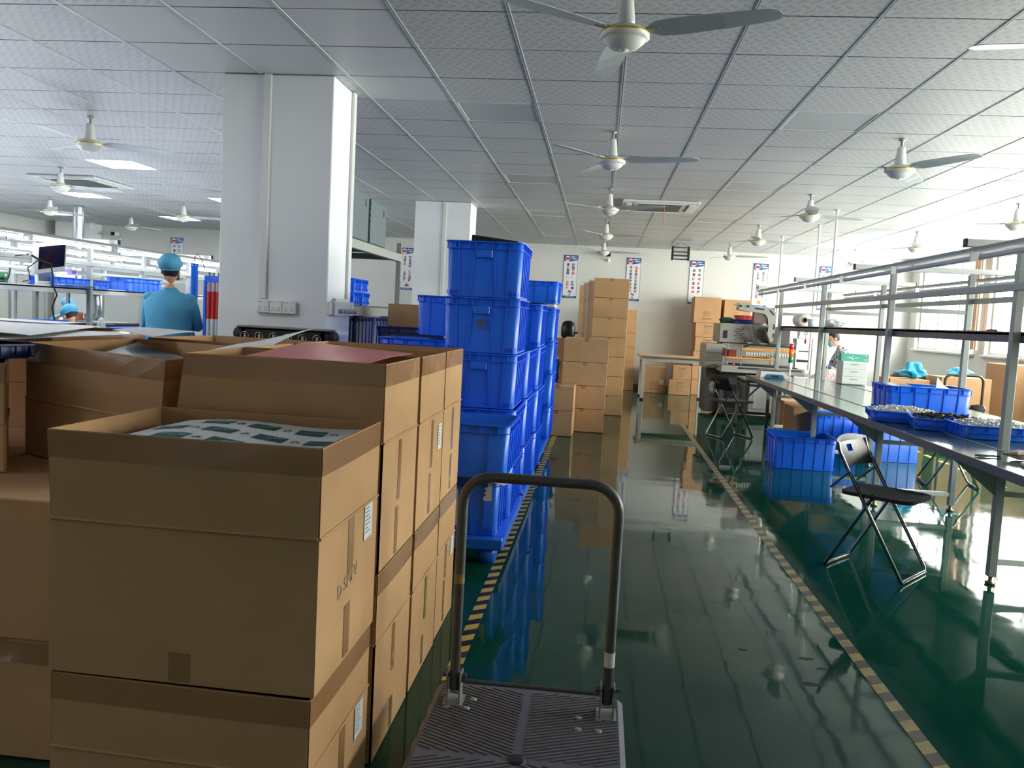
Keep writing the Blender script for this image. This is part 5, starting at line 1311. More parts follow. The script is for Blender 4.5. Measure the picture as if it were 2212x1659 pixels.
# ================================================================= far right: second trolley, cartons, bags
t2 = thing('platform_trolley', 'dark trolley with cartons by the right wall behind the bench', 'trolley', (4.6, 11.0, 0))
MB().b2(4.33, 4.85, 10.2, 11.05, .10, .14, .008).build('deck', BLACK, t2, True)
hp = [(4.36, 11.0, .14), (4.36, 11.0, .82)]+arc_pts((4.44, .83), .08, PI, PI/2, 6, y=11.0)+arc_pts((4.74, .83), .08, PI/2, 0, 6, y=11.0)+[(4.82, 11.0, .82), (4.82, 11.0, .14)]
MB().tube(hp, .016, 10).build('handle', mat('dark_bronze_tube', (.25, .20, .17), .4, metal=.3), t2, True)
for x in (4.38, 4.8):
    for y in (10.28, 10.97): MB().lathe([(0, -.012), (.049, -.012), (.049, .012), (0, .012)], 14, (x, y, .0505), 'x').build('wheel', BLACKR, t2, True)
closed_box('carton', 'brown carton behind the dark trolley handle near the right wall', (4.72, 11.5, .003), (.62, .5, .86), 0, CARD2, 'cartons by the right wall', tape=False)
closed_box('carton', 'big carton against the right wall at the frame edge', (5.70, 12.1, .003), (.5, .6, 1.05), 0, CARD2, 'cartons by the right wall', tape=False)
closed_box('carton', 'low carton under the black bags by the right wall', (5.45, 13.0, .003), (.7, .55, .50), 0, CARD2, 'cartons by the right wall', tape=False)
closed_box('carton', 'carton left of the trolley handle with turquoise film on it', (4.06, 11.6, .003), (.5, .5, .80), 0, CARD2, 'cartons by the right wall', tape=False)
bgm = mat('black_bag_film', (.08, .08, .09), .18)
for x, y, z, s_, sd, lab in ((5.35, 13.0, .504, .19, 41, 'lower knotted black plastic bag by the right wall'), (5.62, 13.75, .004, .24, 42, 'black bag on the floor behind the low carton'), (4.98, 13.85, .004, .33, 44, 'tall black plastic bag left of the knotted one')):
    b = thing('plastic_bag', lab, 'bag', (x, y, z)); crumple(s_, s_*.9, s_*(1.25 if z < .1 else .8), n=22, seed=sd, amp=.4, peak=.2).build('body', bgm, b); MB().lathe([(.02, 0), (.03, .04), (.05, .08), (.0, .07)], 8, (0, 0, s_*2*(1.25 if z < .1 else .8)*1.0)).build('knot', bgm, b)
BF = mat('turquoise_film', (.20, .62, .80), .25)
b = thing('plastic_film', 'crumpled turquoise film on the cartons left of the trolley handle', 'film', (4.16, 11.55, .806)); crumple(.15, .13, .08, n=20, seed=51, amp=.7, peak=.8).build('body', BF, b)
b = thing('plastic_film', 'small turquoise film scrap right of the larger one', 'film', (4.72, 11.5, .866)); crumple(.14, .09, .05, n=20, seed=52, amp=.6, peak=.5).build('body', BF, b)
cu = thing('curtain', 'brown curtain folded at the right wall window', 'curtain', (5.98, 14.2, 1.2))
mb = MB(); mb.grid(lambda u, v: Vector((5.96+.03*math.sin(u*30), 14.0+u*.22, 1.2+v*1.5)), 40, 2); mb.grid(lambda u, v: Vector((5.965+.03*math.sin((1-u)*30), 14.0+(1-u)*.22, 1.2+v*1.5)), 40, 2)
mb.build('fabric', mat('brown_curtain', (.80, .68, .58), .8), cu, True); MB().tube([(5.985, 13.9, 2.71), (5.985, 14.3, 2.71)], .012, 8).b2(5.98, 6.0995, 13.92, 13.94, 2.70, 2.72).b2(5.98, 6.0995, 14.26, 14.28, 2.70, 2.72).build('curtain_rod', GREYST, cu, True)
# ================================================================= slogan boards
PB = mat('board_blue', (.10, .34, .60), .35); PW = mat('board_white', (.90, .90, .92), .4); PT = mat('board_teal', (.55, .85, .85), .4)
KB = mat('lettering_black', (.12, .12, .15), .5); KR = mat('lettering_red', (.86, .12, .14), .5); KW = mat('lettering_white', (.93, .95, .97), .5)
def board(x, cols, label, fig=0):
    """cols: two strings (left, right); characters after '*' are red; '_' leaves a gap"""
    z0, z1 = 1.795, 2.675; w = .29; y = YB-.003
    t = thing('slogan_board', label, 'sign', (x, y, z0), 0, 'slogan boards')
    MB().b2(x-w/2, x+w/2, y-.008, y, z0, z1).build('panel', PW, t, True)
    F = y-.0084
    fr = MB(); fr.b2(x-w/2, x-w/2+.005, F-.002, F, z0, z1).b2(x+w/2-.005, x+w/2, F-.002, F, z0, z1).build('frame', mat('board_frame', (.30, .34, .40), .4), t, True)
    hd = MB(); M = Matrix.Translation((x, F, z1)) @ Matrix.Rotation(R(90), 4, 'X')
    hd.prism([(-w/2, 0), (-w/2, -.115), (-w/2+.03, -.13), (0, -.128), (w/2, -.098), (w/2, 0)], .001, M).build('header', PB, t, True)
    M2 = Matrix.Translation((x-.070, F-.0012, z1-.072)) @ Matrix.Rotation(R(90), 4, 'X')
    MB().prism([(.056*math.cos(2*PI*k/24), .056*math.sin(2*PI*k/24)) for k in range(24)], .0008, M2).build('disc', PT, t, True)
    MB().prism([(.05*math.cos(2*PI*k/24), .05*math.sin(2*PI*k/24)+.004) for k in range(24)], .0008, Matrix.Translation((0, -.0009, 0)) @ M2).build('disc_inner', PW, t, True)
    MB().prism([(-.045, -.022), (.045, -.022), (.045, .022), (-.045, .022)], .0008, Matrix.Translation((0, -.0019, 0)) @ M2).build('red_block', KR, t, True)
    text_obj('质量', .040, PT, 'lettering', t, face_my(x-.07, F-.0030, z1-.072), world=True)
    text_obj('精益生产', .030, KW, 'lettering', t, face_my(x+.055, F-.0016, z1-.035), .0005, True)
    text_obj('质量保障', .030, KW, 'lettering', t, face_my(x+.075, F-.0016, z1-.075), .0005, True)
    MB().b2(x-w/2, x+w/2, F-.0012, F, z0, z0+.045).build('footer', PB, t, True)
    text_obj('以质求存·精益求精', .022, KW, 'lettering', t, face_my(x, F-.0016, z0+.022), world=True)
    for ci, s in enumerate(cols):
        cx = x+(-.055 if ci == 0 else .055); n = len([c for c in s if c != '*'])
        top, bot = z1-.20, z0+.20
        pitch = min(.088, (top-bot)/max(n-1, 1)); size = min(.062, pitch*1.0)
        k = 0; run = False; blk = []; red = []
        for c in s:
            if c == '*': run = not run; continue
            (red if run else blk).append((c, top-k*pitch)); k += 1
        for lst, mm, nm in ((blk, KB, 'lettering'), (red, KR, 'red_lettering')):
            for c, z in lst:
                if c == '_': continue
                text_obj(c, size, mm, nm, t, face_my(cx, F-.0006, z), .0016, True)
    f = MB()
    if fig == 0: f.tube([(x-.01, F-.002, z0+.06), (x, F-.002, z0+.10), (x+.02, F-.002, z0+.06)], .006, 5); f.box(x+.005, F-.002, z0+.135, .07, .001, .03, M=Matrix.Rotation(R(20), 3, 'Y')); f.build('figure', mat('board_frame', (.30, .34, .40), .4), t, True)
    elif fig == 1: f.box(x, F-.002, z0+.09, .09, .001, .03).box(x, F-.002, z0+.12, .04, .001, .03); f.build('emblem', mat('emblem_mauve', (.62, .28, .38), .5), t, True)
    else: f.box(x+.0, F-.002, z0+.10, .07, .001, .06); f.build('emblem', mat('emblem_orange', (.95, .55, .22), .5), t, True)
board(-9.23, ('产质量品', '降低成本'), 'slogan board on the back wall above the left benches', 0)
board(-4.12, ('精益*生产*、_全员执行', '健全系统_*优化*流程'), 'slogan board left of the far column, next to the rack post', 1)
board(-.68, ('真心真意、_*为客户*', '脚踏*实地*、_做实事'), 'slogan board just right of the blue crate tower', 0)
board(.61, ('专业是发展的动力', '*品质*是企业的基石'), 'slogan board half covered by the tall carton pile', 0)
board(1.885, ('品质铸造*辉煌*', '专业*创新*高度'), 'slogan board above the printed wall cartons, wide lettering', 0)
board(3.155, ('力打造、_铸就钻石*品质*', '因为*专注*、_所以专业实'), 'slogan board behind the machine arm, with a small orange emblem', 2)
board(4.445, ('市信团队_键*发展*', '*成功*在于_*坚持*'), 'slogan board at the far right behind the bench posts', 0)
# ================================================================= wall cameras, insect trap
def wcam(x, z, label):
    t = thing('security_camera', label, 'camera', (x, YB-.002, z))
    MB().lathe([(0, 0), (.04, 0), (.04, -.012), (0, -.012)], 14, (0, 0, -.10), 'y').build('wall_plate', WHITEP, t)
    MB().tube([(0, -.01, -.10), (0, -.10, -.10), (0, -.13, -.04)], .013, 8).build('arm', WHITEP, t)
    MB().box(0, -.17, 0, .095, .19, .085, bev=.012).build('body', WHITEP, t)
    MB().box(0, -.267, 0, .088, .006, .078, bev=.002).build('front', BLACK, t)
    MB().lathe([(0, 0), (.022, 0), (.022, -.006), (0, -.006)], 14, (0, -.271, 0), 'y').build('lens', SCREEN, t)
wcam(.08, 2.70, 'white and black wall camera below the farthest centre fan')
wcam(-10.55, 2.68, 'wall camera near the left corner by the duct')
wcam(4.97, 2.66, 'wall camera near the right window corner')
it = thing('insect_trap', 'black framed hanging insect trap near the back wall', 'insect trap', (1.41, 16.0, 2.62))
for x in (-.15, .15): MB().b2(x-.018, x+.018, -.035, .035, 0, .26, .003).build('end_frame', BLACK, it)
for z in (.02, .09, .16, .24): MB().b2(-.132, .132, -.03, .03, z-.008, z+.008).build('shelf', BLACK, it)
for z in (.055, .125, .20): MB().tube([(-.13, 0, z), (.13, 0, z)], .024, 10).build('tube', TUBEOFF, it)
w_ = MB(); 
for k in range(6): w_.tube([(-.13, -.036, .03+k*.04), (.13, -.036, .03+k*.04)], .002, 4)
w_.build('guard_wires', GREYST, it)
MB().tube([(-.15, 0, .26), (-.03, 0, .256)], .002, 4).build('wire', BLACK, it)
MB().tube([(-.15, 0, .255), (-.02, 0, .2575)], .002, 4).build('cord', BLACK, it) if False else None
MB().tube([(-.15, 0, .258), (-.06, 0, .2585)], .003, 4).build('cord', BLACK, it) if False else None
it.location = (1.41, 16.0, 2.56)
for s_ in (-1, 1): MB().tube([(s_*.15, 0, .258), (s_*.03, 0, .3165)], .004, 5).build('hanging_chain', mat('red_cord', (.5, .2, .2), .6), it)
# ================================================================= sockets on the near column
def holes(mb, M, x, z):
    for dx, dz, w, h, rr in ((-.018, .012, .003, .008, 0), (-.008, .012, .003, .008, 0)): mb.box(x+dx, -.001, z+dz+.008, w*1.6, .002, w*1.6)
    for cx in (-.018, .016):
        for dx, dz, a in ((0, .0, 0), (-.007, -.012, 25), (.007, -.012, -25)): mb.box(x+cx+dx, -.001, z+dz-.012, .003, .002, .009, M=Matrix.Rotation(R(a), 3, 'Y'))
sk = thing('wall_sockets', 'row of three white wall sockets on the front of the near column', 'sockets', (-2.195, 5.509, 1.29))
for k in range(3):
    s = MB().box(-.092+k*.092, -.019, .042, .089, .034, .088, bev=.004).build('socket', WHITEP, sk)
    hb = MB(); hb.box(-.092+k*.092+.024, -.0372, .042+.028, .016, .002, .018); hb.build('switch', CONDUIT, s)
    h = MB()
    for dx in (-.028, -.010): h.box(-.092+k*.092+dx, -.0366, .042+.030, .005, .001, .006)
    for cx in (-.018, .022):
        for dx, dz, a in ((0, .004, 0), (-.008, -.012, 30), (.008, -.012, -30)): h.box(-.092+k*.092+cx+dx, -.0366, .042-.012+dz, .0035, .001, .010, M=Matrix.Rotation(R(a), 3, 'Y'))
    h.build('pin_holes', BLACK, s)
MB().box(-.092+.092-.002, -.0372, .042+.034, .006, .002, .003).build('indicator', mat('pink_light', (1, .5, .5), .4, emit=(1, .3, .3), es=1.5), sk)
s2 = thing('wall_sockets', 'socket strip with six grey plugs on the side of the near column', 'sockets', (-1.849, 5.77, 1.285))
MB().box(.022, 0, .055, .042, .42, .10, bev=.004).build('housing', WHITEP, s2)
MB().box(.012, -.21-.03, .055, .022, .06, .085, bev=.003).build('end_box', CONDUIT, s2)
MB().box(.014, 0, .115, .026, .30, .022, bev=.002).build('trunking', CONDUIT, s2)
for k in range(6):
    y = -.13+k*.062
    MB().box(.0445, y, .055, .003, .052, .085, bev=.001).build('socket_face', WHITEP, s2)
    MB().lathe([(0, .046), (.017, .046), (.017, .072), (.012, .078), (0, .078)], 12, (0, y, .040), 'x').build('plug', mat('grey_plug', (.68, .68, .68), .4), s2)
# ================================================================= left side: things on and around the lit benches
SX = -5.39    # middle of the shelf of the nearest left bench
mo = thing('monitor', 'white framed dark monitor hanging tilted over the nearest left bench', 'monitor', (-4.93, 7.04, 1.55), R(78))
Mm = Matrix.Rotation(R(-10), 3, 'Y') @ Matrix.Rotation(R(14), 3, 'X')
MB().box(0, 0, .11, .34, .05, .27, M=Mm, bev=.008).build('case', WHITEP, mo)
MB().box(0, -.027, .117, .285, .004, .205, M=Mm).build('screen', SCREEN, mo)
MB().tube([(0, .03, .10), (0, .12, .08), (0, .16, .10)], .014, 8).build('mount_arm', BLACK, mo)
m2 = thing('monitor', 'small white touch screen below the big hanging monitor', 'monitor', (-5.16, 7.30, 1.413), R(75))
MB().box(0, 0, .075, .19, .03, .12, M=Matrix.Rotation(R(-8), 3, 'X'), bev=.005).build('case', WHITEP, m2); MB().box(0, -.0185, .08, .155, .004, .085, M=Matrix.Rotation(R(-8), 3, 'X')).build('screen', mat('blue_grey_screen', (.24, .30, .45), .2), m2)
MB().box(0, .01, .008, .14, .08, .012, bev=.003).build('stand', WHITEP, m2)
gm = thing('soldering_station', 'green box with black knobs on the shelf at the left edge', 'device', (-5.25, 6.72, 1.4045), R(80))
MB().box(0, 0, .05, .24, .14, .10, bev=.006).build('case', mat('green_case', (.18, .55, .42), .4), gm)
for x in (-.06, -.01, .05): MB().lathe([(0, -.07), (.014, -.07), (.012, -.09), (0, -.09)], 10, (x, 0, .045), 'y').build('knob', BLACK, gm)
MB().box(.09, -.0715, .075, .02, .003, .02).build('indicator', mat('orange_light', (1, .5, .3), .4, emit=(1, .35, .15), es=1.5), gm)
MB().tube([(-.1, -.08, .03), (-.03, -.11, .01), (.03, -.11, .02), (.09, -.10, .05), (.12, -.09, .14)], .006, 6).build('cable', BLACKR, gm)
cbl = MB().tube([(-4.93, 6.80, 1.66), (-4.90, 6.88, 1.62), (-4.88, 6.98, 1.60), (-4.86, 6.99, 1.5), (-4.85, 6.97, 1.42), (-4.85, 7.03, 1.33), (-4.84, 6.95, 1.22), (-4.84, 6.98, 1.12), (-4.83, 7.02, .9), (-4.83, 7.0, .77)], .007, 7).build('cable', BLACKR); tag(cbl, 'black cable hanging down beside the tilted monitor', 'cable')
cb2 = MB().tube([(-4.93, 6.6, 1.64), (-4.90, 6.75, 1.67), (-4.89, 6.85, 1.63), (-4.89, 6.7, 1.55), (-4.92, 6.78, 1.45), (-4.95, 6.72, 1.43)], .005, 6).build('cable', BLACKR); tag(cb2, 'looped black cable left of the tilted monitor', 'cable')
crate('blue crate with white parts on the left shelf, left of the bench post', (-5.22, 7.62, 1.4045), R(90), .60, .28, .095, BLUEL, group='crates on the left shelf', handles=False)
crate('small blue crate just right of the left bench post', (-5.22, 8.12, 1.4045), R(90), .26, .26, .095, BLUEL, group='crates on the left shelf', handles=False)
crate('bright blue crate on the left shelf beside the standing worker', (-5.22, 8.92, 1.4045), R(90), .72, .28, .15, BLUEL, group='crates on the left shelf', handles=False)
pd = thing('power_supply', 'small lilac device on the left shelf before the bench post', 'device', (-5.2, 7.74, 1.5), R(85)); MB().box(0, 0, .04, .10, .08, .085, bev=.005).build('case', mat('lilac_case', (.68, .60, .85), .4), pd); MB().box(0, -.0415, .055, .05, .003, .025).build('display', mat('violet_display', (.35, .25, .65), .3), pd)
for k in range(3): MB().lathe([(0, -.041), (.008, -.041), (.008, -.05), (0, -.05)], 8, (-.03+k*.03, 0, .015), 'y').build('knob', mat('violet_display', (.35, .25, .65), .3), pd)
wp = thing('white_parts', 'white machine parts in the blue crate on the left shelf', 'parts', (-5.22, 7.55, 1.49)); MB().box(0, 0, .02, .2, .30, .03, bev=.004).build('plate', WHITEP, wp); MB().box(0, .02, .05, .12, .14, .025, bev=.004).build('block', WHITEP, wp)
sheet('paper_sheet', 'white papers on the edge of the left shelf', [(-5.13, 7.35, 1.43), (-5.02, 7.35, 1.425), (-5.02, 7.95, 1.425), (-5.13, 7.95, 1.435)], PAPER, wave=.01)
crate('shallow dark blue tray on the left bench top, by the hanging cable', (-4.93, 6.85, .7645), R(90), .62, .25, .34, BLUE, group='crates on the left bench top', handles=False)
crate('blue crate on the left bench top in front of the worker', (-4.93, 8.45, .7645), R(90), .9, .26, .26, BLUEL, group='crates on the left bench top', handles=False)
bx = thing('equipment_case', 'black flat case on the left bench top behind the post', 'case', (-5.35, 8.5, .7645)); MB().box(0, 0, .15, .36, .9, .28, bev=.01).build('body', BLACK, bx); MB().box(0, 0, .296, .3, .5, .01).build('papers', PAPER, bx)
cl3 = thing('cloth', 'small turquoise glove on the left bench top', 'glove', (-4.9, 7.55, .7645)); crumple(.05, .09, .13, seed=61).build('body', mat('turquoise_glove', (.25, .70, .85), .5), cl3)
cl4 = thing('plastic_bag', 'upright white bag next to the turquoise glove', 'bag', (-4.9, 7.78, .7645)); crumple(.05, .06, .16, seed=62, peak=.3).build('body', PAPER, cl4)
# duct pipes
DUCT = mat('silver_duct', (.80, .81, .83), .22, metal=.9)
def duct(name, label, pts, r, loc):
    t = thing(name, label, 'duct', loc)
    P_ = [Vector(p) for p in pts]; fine = []; rs = []
    for a, b in zip(P_, P_[1:]):
        n = max(2, int((b-a).length/.022))
        for k in range(n): fine.append(a.lerp(b, k/n)); rs.append(r*(1.04 if len(rs) % 2 else .90))
    fine.append(P_[-1]); rs.append(r)
    MB().tube(fine, rs, 14).build('hose', DUCT, t, True); return t
duct('air_duct', 'silver flexible duct hanging from the ceiling over the left benches', [(-9.2, 13.9, HC-.004), (-9.2, 13.9, 2.1), (-9.2, 13.9, 1.35)], .095, (-9.2, 13.9, 1.35))
d2 = duct('air_duct', 'silver duct elbow going into the orange fume hood', [(-7.62, 12, 1.36), (-7.60, 12, 1.15), (-7.62, 12, 1.05), (-7.68, 12, .99), (-7.78, 12, .97)], .10, (-7.7, 12, .95))
oh = thing('fume_hood', 'orange cardboard fume hood on the left bench behind the posts', 'hood', (-7.98, 12, .765))
MB().prism([(-.19, .02), (.10, .0), (.17, .16), (.03, .30), (-.05, .30), (-.25, .20)], .30, Matrix.Translation((0, .15, 0)) @ Matrix.Rotation(R(90), 4, 'X')).build('body', mat('orange_brown_card', (.66, .38, .24), .7), oh)
MB().lathe([(.10, 0), (.10, -.01), (.02, -.02), (0, -.02)], 18, (-.08, -.15, .13), 'y').build('inlet', PAPER, oh)
ex = thing('exit_sign', 'green lit exit sign with running figure at the left edge', 'sign', (XL+.001, 15.6, 2.13))
MB().b2(0, .03, -.17, .17, 0, .14, .004).build('case', mat('sign_case', (.2, .25, .22), .4), ex)
EXG = mat('exit_green', (.1, .8, .4), .4, emit=(.05, .75, .30), es=1.6)
MB().tube([(.033, -.01, .115), (.033, -.005, .112)], .013, 8).tube([(.033, 0, .095), (.033, .01, .06), (.033, .045, .035), (.033, .07, .02)], .008, 6).tube([(.033, .01, .06), (.033, -.03, .045), (.033, -.04, .015)], .008, 6).tube([(.033, -.035, .085), (.033, 0, .092), (.033, .04, .075)], .006, 6).build('running_figure', EXG, ex)
MB().b2(.031, .034, -.14, -.07, .02, .12).build('door_mark', EXG, ex)
pt = struct(MB().b2(-12.0+.001, -11.2, 14.6, 14.7, 0, 1.95), 'partition_wall', mat('beige_panel', (.78, .78, .72), .6))
# red tube columns + blue tube right of the worker
rt = thing('tube_rack', 'blue rack holding a row of red and white tubes by the near column', 'tube rack', (-3.62, 7.9, 0))
RDT = mat('red_tube', (.84, .20, .16), .4)
for k in range(7):
    x = -3.85+k*.046
    MB().tube([(x, 7.9, .75), (x, 7.9, 1.17)], .0205, 10).build('white_tube', WHITEP, rt, True)
    MB().tube([(x, 7.9, 1.171), (x, 7.9, 1.44)], .0222, 10).build('red_tube', RDT, rt, True)
    MB().tube([(x, 7.9, 1.441), (x, 7.9, 1.53)], .0205, 10).build('clear_tube', mat('pinkish_tube', (.80, .72, .74), .3), rt, True)
    MB().lathe([(0, 1.595), (.006, 1.595), (.006, 1.615), (.014, 1.618), (.014, 1.624), (0, 1.624)], 8, (x, 7.9, 0)).build('clamp_screw', GREYD, rt, True)
MB().b2(-3.89, -3.55, 7.87, 7.93, 1.532, 1.594, .004).build('head_bar', BLUE, rt, True)
MB().b2(-3.90, -3.878, 7.88, 7.92, .02, 1.55).build('side_post', BLUE, rt, True)
MB().b2(-3.90, -3.5, 7.86, 8.02, .001, .02).build('base', GREYD, rt, True)
MB().b2(-3.87, -3.55, 7.86, 7.94, .70, .75).build('lower_bar', BLUE, rt, True)
bt = thing('pump_tube', 'tall blue cylinder with a curved hose beside the worker', 'cylinder', (-3.92, 7.73, 0))
MB().tube([(0, 0, .02), (0, 0, 1.28)], .012, 8).build('stand_rod', BLUE, bt); MB().lathe([(0, 0), (.09, 0), (.09, .02), (0, .02)], 16, (0, 0, .001)).build('base', BLUED, bt)
MB().lathe([(0, 1.28), (.028, 1.28), (.033, 1.34), (.033, 1.66), (.038, 1.67), (.038, 1.70), (0, 1.70)], 16).build('cylinder', BLUE, bt)
MB().tube([(0, 0, 1.70), (0, 0, 1.76), (.03, 0, 1.79), (.07, 0, 1.74), (.10, 0, 1.66)], .004, 6).build('hose', BLACKR, bt)
# ================================================================= people
def ell(mb, c, r, n=16, m_=10, fn=None):
    vs = []; fs = []
    for j in range(m_+1):
        th_ = PI*j/m_
        for i in range(n):
            a = 2*PI*i/n; p = Vector((math.sin(th_)*math.cos(a), math.sin(th_)*math.sin(a), math.cos(th_)))
            if fn: p = fn(p)
            vs.append((c[0]+r[0]*p.x, c[1]+r[1]*p.y, c[2]+r[2]*p.z))
    for j in range(m_):
        for i in range(n):
            l = (i+1) % n; fs.append((j*n+i, (j+1)*n+i, (j+1)*n+l, j*n+l))
    return mb.add(vs, fs, True)
def skin_body(parent, J, E_, rad):
    """continuous body: joints J, edges E_, radius per joint; Skin modifier, one subdivision, applied"""
    names = list(J); idx = {n: i for i, n in enumerate(names)}
    me = bpy.data.meshes.new('body_skeleton'); me.from_pydata([J[n] for n in names], [(idx[a], idx[b]) for a, b in E_], []); me.update()
    o = bpy.data.objects.new('body', me); COL.objects.link(o)
    sk_ = o.modifiers.new('skin', 'SKIN'); sk_.use_smooth_shade = True
    if not me.skin_vertices: 
        with bpy.context.temp_override(object=o): pass
    layer = me.skin_vertices[0] if me.skin_vertices else None
    if layer:
        for n in names:
            r = rad[n]; layer.data[idx[n]].radius = r if isinstance(r, tuple) else (r, r)
            layer.data[idx[n]].use_root = (n == 'pelvis')
    sb_ = o.modifiers.new('sub', 'SUBSURF'); sb_.levels = 1; sb_.render_levels = 1
    bpy.context.view_layer.update()
    dg = bpy.context.evaluated_depsgraph_get(); ev = bpy.data.meshes.new_from_object(o.evaluated_get(dg))
    bpy.data.objects.remove(o)
    ev.name = 'body'; ev.materials.clear(); ev.materials.append(SKIN)
    for p in ev.polygons: p.use_smooth = True
    b = bpy.data.objects.new('body', ev); COL.objects.link(b); b.parent = parent
    return b
def person(label, loc, rz, pose='stand', top=CLOTHB, cap=CLOTHB, legs=TROUS, mask=True, collar=None, arms='work', lean=0.0, head_down=.0, hh=1.0):
    """local frame: faces +Y, feet (or floor) at z=0"""
    t = thing('person', label, 'person', loc, rz)
    sit = pose == 'sit'
    pz = .50 if sit else .90
    J = {}; rad = {}
    def j(n, p, r): J[n] = Vector(p)*hh; rad[n] = (r[0]*hh, r[1]*hh) if isinstance(r, tuple) else r*hh
    s, c = math.sin(lean), math.cos(lean)
    def up(h, f=0): return (0, f*c+h*s, pz+h*c-f*s)
    j('pelvis', (0, 0, pz), (.13, .10)); j('waist', up(.18), (.115, .085)); j('chest', up(.36), (.135, .095)); j('neck0', up(.50), .055); 
    nb = Vector(up(.50)); hd = nb+Vector((0, math.sin(lean+head_down)*.10, math.cos(lean+head_down)*.10))
    j('neck1', hd, .048)
    for S, x in (('L', -1), ('R', 1)):
        sh = Vector(up(.455)); j('sh'+S, (x*.165, sh.y, sh.z), .050)
        if arms == 'work':
            j('el'+S, (x*.215, sh.y+.10, sh.z-.25), .038); j('wr'+S, (x*.13, sh.y+.32, sh.z-.22), .026)
        else:
            j('el'+S, (x*.235, sh.y+.02, sh.z-.28), .038); j('wr'+S, (x*.215, sh.y+.12, sh.z-.50), .026)
        wv = (Vector(J['wr'+S])-Vector(J['el'+S])).normalized()*hh
        pm_ = Vector(J['wr'+S])/hh+wv/hh*.055; J['pa'+S] = pm_*hh; rad['pa'+S] = (.034*hh, .016*hh)
        side = Vector((1, 0, 0))
        for f_ in range(4):
            off = side*((f_-1.5)*.017); L_ = (.060, .070, .066, .050)[f_]
            a_ = pm_+wv/hh*.040+off; b_ = a_+wv/hh*L_*.5+Vector((0, 0, -.008)); c_ = b_+wv/hh*L_*.45+Vector((0, 0, -.022))
            j('f%d0%s' % (f_, S), a_, .0095); j('f%d1%s' % (f_, S), b_, .0085); j('f%d2%s' % (f_, S), c_, .007)
        ta = pm_-side*x*.030-wv/hh*.01; tb_ = ta-side*x*.022+wv/hh*.03; j('t0'+S, ta, .011); j('t1'+S, tb_, .0095); j('t2'+S, tb_+wv/hh*.028, .008)
        if sit:
            j('hi'+S, (x*.09, .03, pz-.01), .085); j('kn'+S, (x*.13, .42, pz+.0), .058); j('an'+S, (x*.12, .40, .09), .038)
        else:
            j('hi'+S, (x*.09, 0, pz-.06), .085); j('kn'+S, (x*.10, .015, .48), .058); j('an'+S, (x*.10, -.01, .09), .038)
        an = Vector(J['an'+S])/hh; j('to'+S, (an.x, an.y+.15, .035), .034)
    E_ = [('pelvis', 'waist'), ('waist', 'chest'), ('chest', 'neck0'), ('neck0', 'neck1')]
    for S in 'LR':
        E_ += [('chest', 'sh'+S), ('sh'+S, 'el'+S), ('el'+S, 'wr'+S), ('wr'+S, 'pa'+S), ('pelvis', 'hi'+S), ('hi'+S, 'kn'+S), ('kn'+S, 'an'+S), ('an'+S, 'to'+S), ('pa'+S, 't0'+S), ('t0'+S, 't1'+S), ('t1'+S, 't2'+S)]
        for f_ in range(4): E_ += [('pa'+S, 'f%d0%s' % (f_, S)), ('f%d0%s' % (f_, S), 'f%d1%s' % (f_, S)), ('f%d1%s' % (f_, S), 'f%d2%s' % (f_, S))]
    b = skin_body(t, J, E_, rad)
    # head joined into the same body mesh
    ang = lean+head_down; HM = Matrix.Translation(hd*hh) @ Matrix.Rotation(-ang, 4, 'X')
    h = MB()
    def hf(p):
        q = p.copy()
        if q.z < 0: q.x *= 1+.28*q.z; q.y = q.y*(1+.10*q.z)+(.12*-q.z if q.y > 0 else .10*-q.z)
        return q
    ell(h, (0, .02, .105), (.073, .092, .118), 20, 14, hf)
    ell(h, (0, .118, .088), (.013, .020, .024), 8, 6)                      # nose
    for x in (-1, 1):
        ell(h, (x*.074, .010, .095), (.010, .018, .030), 8, 6)              # ears
        ell(h, (x*.030, .100, .112), (.014, .008, .007), 8, 6)              # eyelids
    h.box(0, .112, .045, .045, .006, .010, bev=.002)                        # lips
    h.v = [tuple(HM @ (Vector(v)*hh)) for v in h.v]
    hm = h.mesh('head_part', SKIN)
    bm = bmesh.new(); bm.from_mesh(b.data); bm.from_mesh(hm); bm.to_mesh(b.data); bm.free(); bpy.data.meshes.remove(hm)
    def place(mb, nm, m_):
        mb.v = [tuple(HM @ (Vector(v)*hh)) for v in mb.v]; return mb.build(nm, m_, t)
    ey = MB()
    for x in (-1, 1): ell(ey, (x*.030, .106, .108), (.008, .004, .004), 8, 6)
    place(ey, 'eyes', HAIR)
    # hair: close cap of hair over the back and top of the skull
    def hrf(p):
        q = p.copy()
        if q.y > .25 and q.z < .45: q = q*.90
        if q.z < -.35: q = q*.93
        return q
    place(ell(MB(), (0, .010, .122), (.080, .095, .112), 20, 14, hrf), 'hair', HAIR)
    if cap:
        cm = MB()
        def cf(p):
            q = p.copy()
            if q.z < -.35: q.z = -.35+(q.z+.35)*.2
            if q.z < .05: k_ = 1-.22*min(1, (.05-q.z)/.4); q.x *= k_; q.y *= k_
            wv_ = 1+.03*math.sin(9*math.atan2(p.y, p.x))*(1-abs(p.z)); q.x *= wv_; q.y *= wv_
            return q
        ell(cm, (0, -.014, .150), (.108, .124, .105), 28, 12, cf)
        cm.tube([(.084*math.cos(a), -.012+.098*math.sin(a), .112+.012*math.sin(a)) for a in [2*PI*k/24 for k in range(24)]], .006, 6, closed=True)
        place(cm, 'cap', cap)
